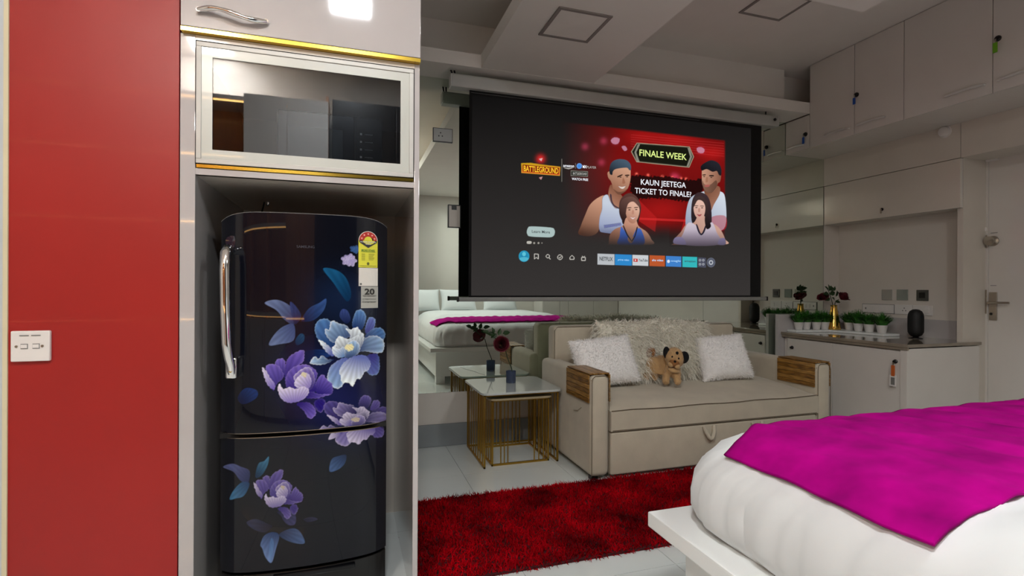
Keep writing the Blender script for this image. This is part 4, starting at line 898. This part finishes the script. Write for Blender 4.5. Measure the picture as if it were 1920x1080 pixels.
MB().tube([(1.313, 2.76, .40), (1.309, 2.80, .375), (1.313, 2.87, .36)], .004, 6).build('side_pocket', fabric, so)
for x in (1.35, 3.06):
    for y in (2.68, 3.40): bx('foot', black, so, x-.02, x+.02, y-.02, y+.02, 0, .022)
# ------------------------------------------------ slatted arm trays
def tray(x0, x1, lab):
    t = thing('arm_tray', lab, 'tray', ((x0+x1)/2, 2.8, .605), 'wooden arm trays draped over the sofa arms')
    y0, y1 = 2.652, 2.965; th = .007; n = 5
    for k in range(n):
        a = x0-.004+(x1-x0+.008)*k/n; bx('slat', (wood, wood2)[k % 2], t, a+.0008, a+(x1-x0+.008)/n-.0008, y0, y1, .6045, .6045+th, .0015)
    for s, xx in ((-1, x0), (1, x1)):
        for k in range(6):
            z1 = .602-k*.0265; xa = xx+(-.010 if s < 0 else .003); bx('slat', (wood2, wood)[k % 2], t, xa, xa+.007, y0, y1, z1-.0248, z1, .0015)
tray(1.315, 1.435, 'wooden slat tray draped over the left sofa arm beside the side table')
tray(2.975, 3.095, 'wooden slat tray draped over the right sofa arm beside the white counter')
# ------------------------------------------------ cushions
def cushion(lab, c, rot, w_, h_, th, m, furl, nfur, fw_, lean, grav, group=None, cat='cushion', nm='cushion'):
    t = thing(nm, lab, cat, c, group, rot)
    n = 22; V = []; Fc = []
    for s in (1, -1):
        for j in range(n+1):
            for i in range(n+1):
                u, v_ = 2*i/n-1, 2*j/n-1
                k_ = ((1-abs(u)**2.6)*(1-abs(v_)**2.6))**.45
                pin = 1-.07*(1-abs(u)**2)*(abs(v_)**3)-.0*k_; pin2 = 1-.07*(1-abs(v_)**2)*(abs(u)**3)
                V.append((u*w_/2*pin2, s*(th/2*k_+.001), v_*h_/2*pin))
    K = (n+1)**2
    for j in range(n):
        for i in range(n):
            a = j*(n+1)+i; Fc += [(a, a+n+1, a+n+2, a+1), (K+a, K+a+1, K+a+n+2, K+a+n+1)]
    for i in range(n): Fc += [(i, i+1, K+i+1, K+i), (n*(n+1)+i, K+n*(n+1)+i, K+n*(n+1)+i+1, n*(n+1)+i+1)]
    for j in range(n): a = j*(n+1); b = a+n; Fc += [(a, K+a, K+a+n+1, a+n+1), (b, b+n+1, K+b+n+1, K+b)]
    me = bpy.data.meshes.new('cover'); me.from_pydata(V, [], Fc); o = link('cover', me, m, t, True, local=True)
    if nfur: blades('fur', o, nfur, furl, fw_, m, t, lean=lean, grav=grav)
    return t
R_ = math.radians
cushion('long-haired cream fur cushion behind the dog, left one of the pair', (1.88, 3.20, .66), (R_(-14), 0, R_(2)), .46, .42, .15, furc, .055, 9000, .0035, .55, .55, 'long-haired fur cushions on the sofa')
cushion('long-haired cream fur cushion behind the right white cushion', (2.31, 3.215, .66), (R_(-14), R_(3), R_(-2)), .46, .42, .15, furc, .055, 9000, .0035, .55, .55, 'long-haired fur cushions on the sofa')
cushion('fluffy white cushion leaning at the left end of the sofa', (1.625, 3.06, .615), (R_(-24), R_(-4), R_(4)), .46, .33, .15, furw, .014, 12000, .0022, .8, 0)
cushion('fluffy white cushion leaning at the right end of the sofa', (2.575, 3.07, .605), (R_(-26), R_(-4), R_(-10)), .38, .33, .15, furw, .014, 12000, .0022, .8, 0)
# ------------------------------------------------ plush dog
DX, DY, DZ = 2.085, 3.0, .443
t = dg_ = thing('plush_dog', 'tan plush pug with black ears standing on the sofa', 'stuffed toy', (DX, DY, DZ), None, (0, 0, R_(-34))); t.scale = (.95, .98, 1.12)
z0 = DZ
root = (DX-.03, DY+.05, z0+.125, .05)
def pt(x, y, z, r): return (DX+x, DY+y, z0+z, r)
A_ = pt(-.03, .05, .115, .052); Bk = pt(-.125, .055, .115, .058); Fr = pt(.02, 0, .115, .056)
bodyo = skin('body', [[A_, Fr, pt(.03, -.02, .16, .045)], [A_, Bk, pt(-.16, .06, .125, .045)],
    [Fr, pt(.045, -.035, .07, .030), pt(.052, -.05, .03, .024), pt(.056, -.06, .016, .022)], [Fr, pt(-.022, -.03, .07, .030), pt(-.028, -.045, .03, .026), pt(-.026, -.058, .016, .024)],
    [Bk, pt(-.11, .05, .06, .034), pt(-.10, .035, .016, .026)], [Bk, pt(-.165, .045, .06, .036), pt(-.165, .02, .016, .028)]], pug, t, 2)
blades('fuzz', bodyo, 7000, .007, .0014, pug, bodyo, .7)
HM = Matrix.Translation((DX+.03, DY-.045, z0+.172))@Matrix.Rotation(R_(12), 4, 'Y')@Matrix.Rotation(R_(4), 4, 'Z')
def hb(nm, m, par, c, r, rot=None, n=18):
    mb = MB(); mb.ball((0, 0, 0), *r, n=n, M=rot); q = mb.b; bmesh.ops.transform(q, matrix=HM@Matrix.Translation(c), verts=q.verts); return mb.build(nm, m, par)
hd = hb('head', pug, t, (0, 0, 0), (.066, .058, .060)); hd2 = blades('fuzz', hd, 2500, .006, .0014, pug, hd, .7)
hb('muzzle', pugb, hd, (0, -.045, -.026), (.036, .022, .024)); hb('jowl', pug, hd, (-.022, -.05, -.040), (.020, .016, .016)); hb('jowl', pug, hd, (.022, -.05, -.040), (.020, .016, .016))
hb('chin', pug, t, (.008, -.02, -.072), (.042, .03, .016))
hb('nose', pugd, hd, (0, -.067, -.014), (.009, .006, .007)); 
for s in (-1, 1):
    hb('eye', pugd, hd, (s*.022, -.053, .008), (.006, .005, .006))
    e = hb('ear', pugd, hd, (s*.060, -.012, .018), (.034 if s > 0 else .024, .014, .037), Matrix.Rotation(R_(s*14), 4, 'Y')); blades('ear_fur', e, 700, .006, .0014, pugd, hd, .6) if False else None
hb('forehead_mark', pugd, hd, (.006, -.047, .036), (.010, .008, .010))
mb = MB(); mb.tube([pt(-.15, .05, .15, 0)[:3], pt(-.155, .055, .18, 0)[:3], pt(-.14, .05, .205, 0)[:3], pt(-.115, .04, .205, 0)[:3], pt(-.11, .035, .185, 0)[:3], pt(-.125, .035, .17, 0)[:3]], [.016, .017, .016, .015, .013, .010], 10); tl = mb.build('tail', pugb, t)
# ------------------------------------------------ nest of gold side tables
def side_table(lab, x0, x1, y0, y1, zt, top_m, th, front, sides, cut=None):
    t = thing('side_table', lab, 'table', ((x0+x1)/2, (y0+y1)/2, 0), 'nested gold wire side tables')
    r = .05; pts = []
    for cx, cy, a0 in ((x1-r, y1-r, 0), (x0+r, y1-r, 90), (x0+r, y0+r, 180), (x1-r, y0+r, 270)):
        pts += [(cx+r*math.cos(R_(a0+a)), cy+r*math.sin(R_(a0+a))) for a in (0, 22, 45, 68, 90)]
    tp = MB().prism(pts, zt-th, zt, 'z', .002).build('tabletop', top_m, t)
    b = .011; i0, i1, j0, j1 = x0+.02, x1-.02, y0+.03, y1-.02
    for z in (zt-th-.012, .0):
        mb = MB()
        for a in ((i0, i1, j0, j0+b), (i0, i1, j1-b, j1), (i0, i0+b, j0, j1), (i1-b, i1, j0, j1)):
            if z == 0 and a[2] == j0 and a[3] == j0+b and not front: continue
            mb.box(*a, z, z+.012, .001)
        mb.build('top_frame' if z else 'floor_frame', brass, t)
    for x in (i0, i1-b):
        for y in (j0, j1-b): bx('leg', brass, t, x, x+b, y, y+b, 0, zt-th, .001)
    n = 7
    for x in (i0+.003, i1-b+.003):
        for k in range(1, n+1):
            y = j0+(j1-j0)*k/(n+1); MB().box(x, x+.006, y-.003, y+.003, .01, zt-th).build('bar', brass, t)
    if front:
        wd = i1-i0
        for f in (.16, .22, .28, .74, .82, .9): MB().box(i0+wd*f-.003, i0+wd*f+.003, j0+.003, j0+.009, .01, zt-th).build('bar', brass, t)
        for f in (.3, .36, .42, .66, .73, .8): MB().box(i0+wd*f-.003, i0+wd*f+.003, j1-.009, j1-.003, .01, zt-th).build('bar', brass, t)
    return tp
tp = side_table('larger marble-topped side table with gold bars left of the sofa', .768, 1.296, 2.985, 3.50, .462, tabletop, .014, False, 1)
mb = MB(); mb.tube([(.955, 3.47, .4622), (.93, 3.38, .4622), (.92, 3.30, .4622), (.875, 3.16, .4622), (.86, 3.05, .4622)], .0012, 4); mb.build('vein', vein, tp)
side_table('smaller gold wire side table nested under the marble-topped one', .825, 1.245, 3.015, 3.44, .418, mat('rim_cream', 'a89878', .3), .012, True, 1)
TX, TY, TZ = 1.045, 3.29, .4625
t = thing('glass_tumbler', 'small blue glass tumbler holding a rose on the side table', 'glass', (TX, TY, TZ))
MB().lathe((TX, TY, TZ), [(.031, 0), (.033, .004), (.034, .078), (.0325, .079), (.031, .074), (.029, .012), (0, .010)], 28).build('vessel', bluegl, t)
rose('single dark red rose bending left out of the blue tumbler', (TX, TY, TZ+.012), [(TX+.012, TY, TZ+.013), (TX+.006, TY, TZ+.09), (TX-.03, TY, TZ+.18), (TX-.045, TY-.005, TZ+.24), (TX-.07, TY-.02, TZ+.265), (TX-.11, TY, TZ+.30), (TX-.15, TY, TZ+.335)], (TX-.078, TY-.03, TZ+.262), .048,
     [((TX-.11, TY, TZ+.325), (-1, 0, .15), .06), ((TX-.10, TY, TZ+.33), (-.6, 0, -.4), .05), ((TX-.06, TY, TZ+.33), (.6, 0, .1), .055), ((TX-.09, TY, TZ+.32), (.3, 0, .8), .05), ((TX-.08, TY, TZ+.31), (.8, 0, -.4), .05), ((TX-.12, TY, TZ+.33), (-.2, 0, .8), .045), ((TX-.15, TY, TZ+.335), (-.9, 0, .3), .05)], None, (-.15, -.85, .25))
# ------------------------------------------------ rug
t = rg = thing('rug', 'deep red shaggy rug on the white tiles in front of the sofa', 'rug', (1.6, 2.26, 0))
rb = bx('backing', rugb, t, .242, 2.95, 1.885, 2.63, .001, .010)
blades('pile', rb, 90000, .022, .0042, rugm, t, lean=.55, grav=.1, only=lambda c, n: (n[:, 2] > .5)*1.+(n[:, 2] <= .5)*.6, jit=.25)
# ------------------------------------------------ bed
BX0, BX1, BF, BH = .876, 2.90, 1.372, -.86
t = bd = thing('bed', 'large white platform bed with white bedding at the right', 'bed', (1.9, .3, 0))
bx('platform', bedw, t, BX0, BX1, BH, BF, .372, .418, .005)
bx('base', bedw, t, BX0+.075, BX1-.075, BH+.02, BF-.085, .085, .372, .002)
for x in (BX0+.08, BX1-.18):
    for y in (BF-.19, BH+.03): bx('foot', bedw, t, x, x+.1, y, y+.1, 0, .085, .002)
bx('headboard', bedw, t, BX0, BX1, BH-.05, BH, 0, .62, .01)
MX0, MX1, MY0, MY1 = .935, 2.85, -.85, 1.352
PR = [(.035, .4185), (.012, .44), (.0, .475), (0, .52), (.006, .56), (.022, .60), (.05, .638), (.085, .665), (.13, .686), (.19, .700), (.27, .708), (.4, .712), (.6, .714)]
def ringp(ins, n=220):
    x0, x1, y0, y1 = MX0+ins, MX1-ins, MY0+ins, MY1-ins; r = max(.17-ins*.25, .06); out = []
    segs = []
    for cx, cy, a0 in ((x1-r, y1-r, 0), (x0+r, y1-r, 90), (x0+r, y0+r, 180), (x1-r, y0+r, 270)):
        segs += [(cx+r*math.cos(R_(a0+a)), cy+r*math.sin(R_(a0+a))) for a in range(0, 91, 10)]
    segs.append(segs[0]); L = [0]
    for a, b in zip(segs[:-1], segs[1:]): L.append(L[-1]+math.hypot(b[0]-a[0], b[1]-a[1]))
    j = 0
    for k in range(n):
        s = L[-1]*k/n
        while L[j+1] < s: j += 1
        q = (s-L[j])/(L[j+1]-L[j]+1e-9); out.append((segs[j][0]+(segs[j+1][0]-segs[j][0])*q, segs[j][1]+(segs[j+1][1]-segs[j][1])*q))
    return out
def sst(x, a, b): q = max(0, min(1, (x-a)/(b-a))); return q*q*(3-2*q)
def puff(x, y): return .045*sst(y, .63, .50)*sst(x, MX0-.02, MX0+.2)-.008*math.exp(-((y-.64+.1*(x-1))/.05)**2)*sst(x, MX0, MX0+.2)
FOLDS = [(random.uniform(60, 420), random.uniform(.6, 1.6), random.uniform(.003, .008)*random.choice((1, 1, -1)), random.uniform(-14, 14)) for _ in range(90)]
n = 420; V = []; Fc = []
for q, (ins, z) in enumerate(PR):
    for k, (x, y) in enumerate(ringp(ins, 420)):
        wv = (sum(a_*math.exp(-(((y*1.0+x*1.0)*100-c_-(z-.5)*t_)/w_)**2) for c_, w_, a_, t_ in FOLDS)+.0015*math.sin(k*.7+z*9))*(1 if .43 < z < .64 else .3)
        dx = -wv if x < (MX0+MX1)/2 else wv; dy = wv if y > MY1-.3 else 0
        V.append((x+dx, y+dy, z+puff(x, y)*(z > .55)+.002*math.sin(x*9+y*7)*(z > .6)))
for q in range(len(PR)-1):
    for k in range(n): Fc.append((q*n+k, q*n+(k+1) % n, (q+1)*n+(k+1) % n, (q+1)*n+k))
# closing cap as a grid fan towards the long axis
base = (len(PR)-1)*n; cidx = len(V); V.append(((MX0+MX1)/2, (MY0+MY1)/2, .716)); mid = len(V)
for k in range(n):
    x, y, z = V[base+k]; V.append(((x+V[cidx][0])/2, (y+V[cidx][1])/2, .715+puff((x+V[cidx][0])/2, (y+V[cidx][1])/2)))
for k in range(n): Fc += [(base+k, base+(k+1) % n, mid+(k+1) % n, mid+k), (mid+k, mid+(k+1) % n, cidx)]
raw('mattress', V, Fc, sheet, t, True)
PI_, PZs = [p_[0] for p_ in PR], [p_[1] for p_ in PR]
def topz(ins): return float(np.interp(ins, PI_[3:], PZs[3:]))
def bedpt(s, y):      # s: distance along the cloth from the left bulge upwards
    pts = [(MX0+i_, z_) for i_, z_ in PR[3:]]; acc = 0
    for a, b in zip(pts[:-1], pts[1:]):
        L = math.hypot(b[0]-a[0], b[1]-a[1])
        if s <= acc+L: q = (s-acc)/L; return a[0]+(b[0]-a[0])*q, a[1]+(b[1]-a[1])*q
        acc += L
    return pts[-1][0]+s-acc, .7155
V = []; Fc = []; ns, nyr = 120, 40; RY0, RY1 = .632, 1.155
for j in range(nyr+1):
    yy = RY0+(RY1-RY0)*j/nyr
    s0 = RS0+.004*math.sin(yy*15); S1 = 1.9
    for i in range(ns+1):
        s = s0+(S1-s0)*(i/ns)**1.3; x, z = bedpt(s, yy)
        y2 = yy+.075*sst(x, .985, 1.22)*j/nyr
        dd = min(x-MX0, MY1-y2)
        if x < MX0+.17 and y2 > MY1-.17: dd = .17-math.hypot(MX0+.17-x, y2-MY1+.17)
        z = topz(max(0, dd))
        fold = .004*math.sin(x*31+yy*17)*math.sin(yy*23-x*9)+.003*math.sin(x*60+yy*8)
        nx_ = -(1-sst(z, .60, .70))
        V.append((x+nx_*(.011+fold*.4), y2, z+.012+puff(x, yy)+fold*.8))
for j in range(nyr):
    for i in range(ns): a = j*(ns+1)+i; Fc.append((a, a+1, a+ns+2, a+ns+1))
ro = raw('bed_runner', V, Fc, magenta, None, True); tag(ro, 'magenta velvet runner lying across the foot of the white bed', 'bed runner')
md = ro.modifiers.new('thick', 'SOLIDIFY'); md.thickness = .007; md.offset = 0
def pillow(lab, x, wd):
    cushion(lab, (x, -.70, .90), (R_(22), 0, 0), wd, .36, .17, sheet, 0, 0, 0, 0, 0, 'white pillows at the head of the bed', 'pillow', 'pillow')
pillow('white pillow at the left end of the headboard row, seen in the mirror', 1.12, .42)
pillow('white pillow in the middle of the headboard row, seen in the mirror', 1.62, .56)
pillow('white pillow at the right end of the headboard row, seen in the mirror', 2.28, .56)
# ------------------------------------------------ behind the viewer: shelves with warm LED strips, wardrobe
t = thing('kitchen_shelving', 'brown shelving unit with warm LED strips behind the viewer', 'shelving', (-1.4, -.85, 0))
bx('back_panel', brownw, t, -2.3, -.15, -1.04, -1.02, 0, 2.6); bx('side_panel', brownw, t, -.17, -.15, -1.02, -.70, 0, 2.6); bx('side_panel', brownw, t, -2.3, -2.28, -1.02, -.70, 0, 2.6)
for z in (.86, 1.58, 2.08, 2.5):
    bx('shelf', lam, t, -2.28, -.17, -1.02, -.70, z, z+.03, .002); s_ = bx('led_strip', ledm, t, -2.2, -.3, -.735, -.72, z-.008, z)
for x in (-1.75, -1.2, -.69): bx('divider', brownw, t, x, x+.02, -1.02, -.72, .0, 2.5)
for i in range(4): d = bx('cupboard_door', lam, t, -2.27+.525*i, -1.755+.525*i, -.715, -.70, .05, .84, .002); MB().tube([(-1.80+.525*i, -.69, .6), (-1.80+.525*i, -.69, .75)], .006, 8).build('handle', steel, d)
t = thing('wardrobe', 'white wardrobe against the wall behind the bed', 'wardrobe', (3.6, -.8, 0))
bx('body', lam, t, 2.98, 4.345, -1.04, -.66, 0, 2.3)
for i in range(3):
    d = bx('door', lam, t, 2.985+.455*i, 3.435+.455*i, -.658, -.64, .05, 2.28, .002); MB().tube([(3.40+.455*i, -.63, .95), (3.40+.455*i, -.63, 1.12)], .006, 8).build('handle', steel, d)
for i in range(2): bx('tall_door', brownw, bpy.data.objects['kitchen_shelving'], -.75+.3*i, -.452+.3*i, -.70, -.68, .05, 1.72, .002)
for i in range(2): bx('upper_door', lam, bpy.data.objects['kitchen_shelving'], -.75+.3*i, -.452+.3*i, -.70, -.68, 1.76, 2.55, .002)
for z in (1.725, .84): bx('led_strip', ledm, bpy.data.objects['kitchen_shelving'], -.74, -.36, -.678, -.668, z, z+.012)
t = thing('dark_backdrop', 'dark tall backdrop added behind the viewer to darken the refrigerator reflection', 'wardrobe', (.36, -.85, 0))  # added, unseen: dark mass that keeps reflections in the fridge front dark
bx('body', mat('backdrop_dark', '17161a', .4), t, -.12, .84, -1.04, -.62, 0, 2.55)
for i in range(2): d = bx('door', MATS['backdrop_dark'], t, -.118+.48*i, .358+.48*i, -.618, -.60, .05, 2.53, .002); MB().tube([(.33+.06*i, -.59, 1.0), (.33+.06*i, -.59, 1.2)], .006, 8).build('handle', steel, d)
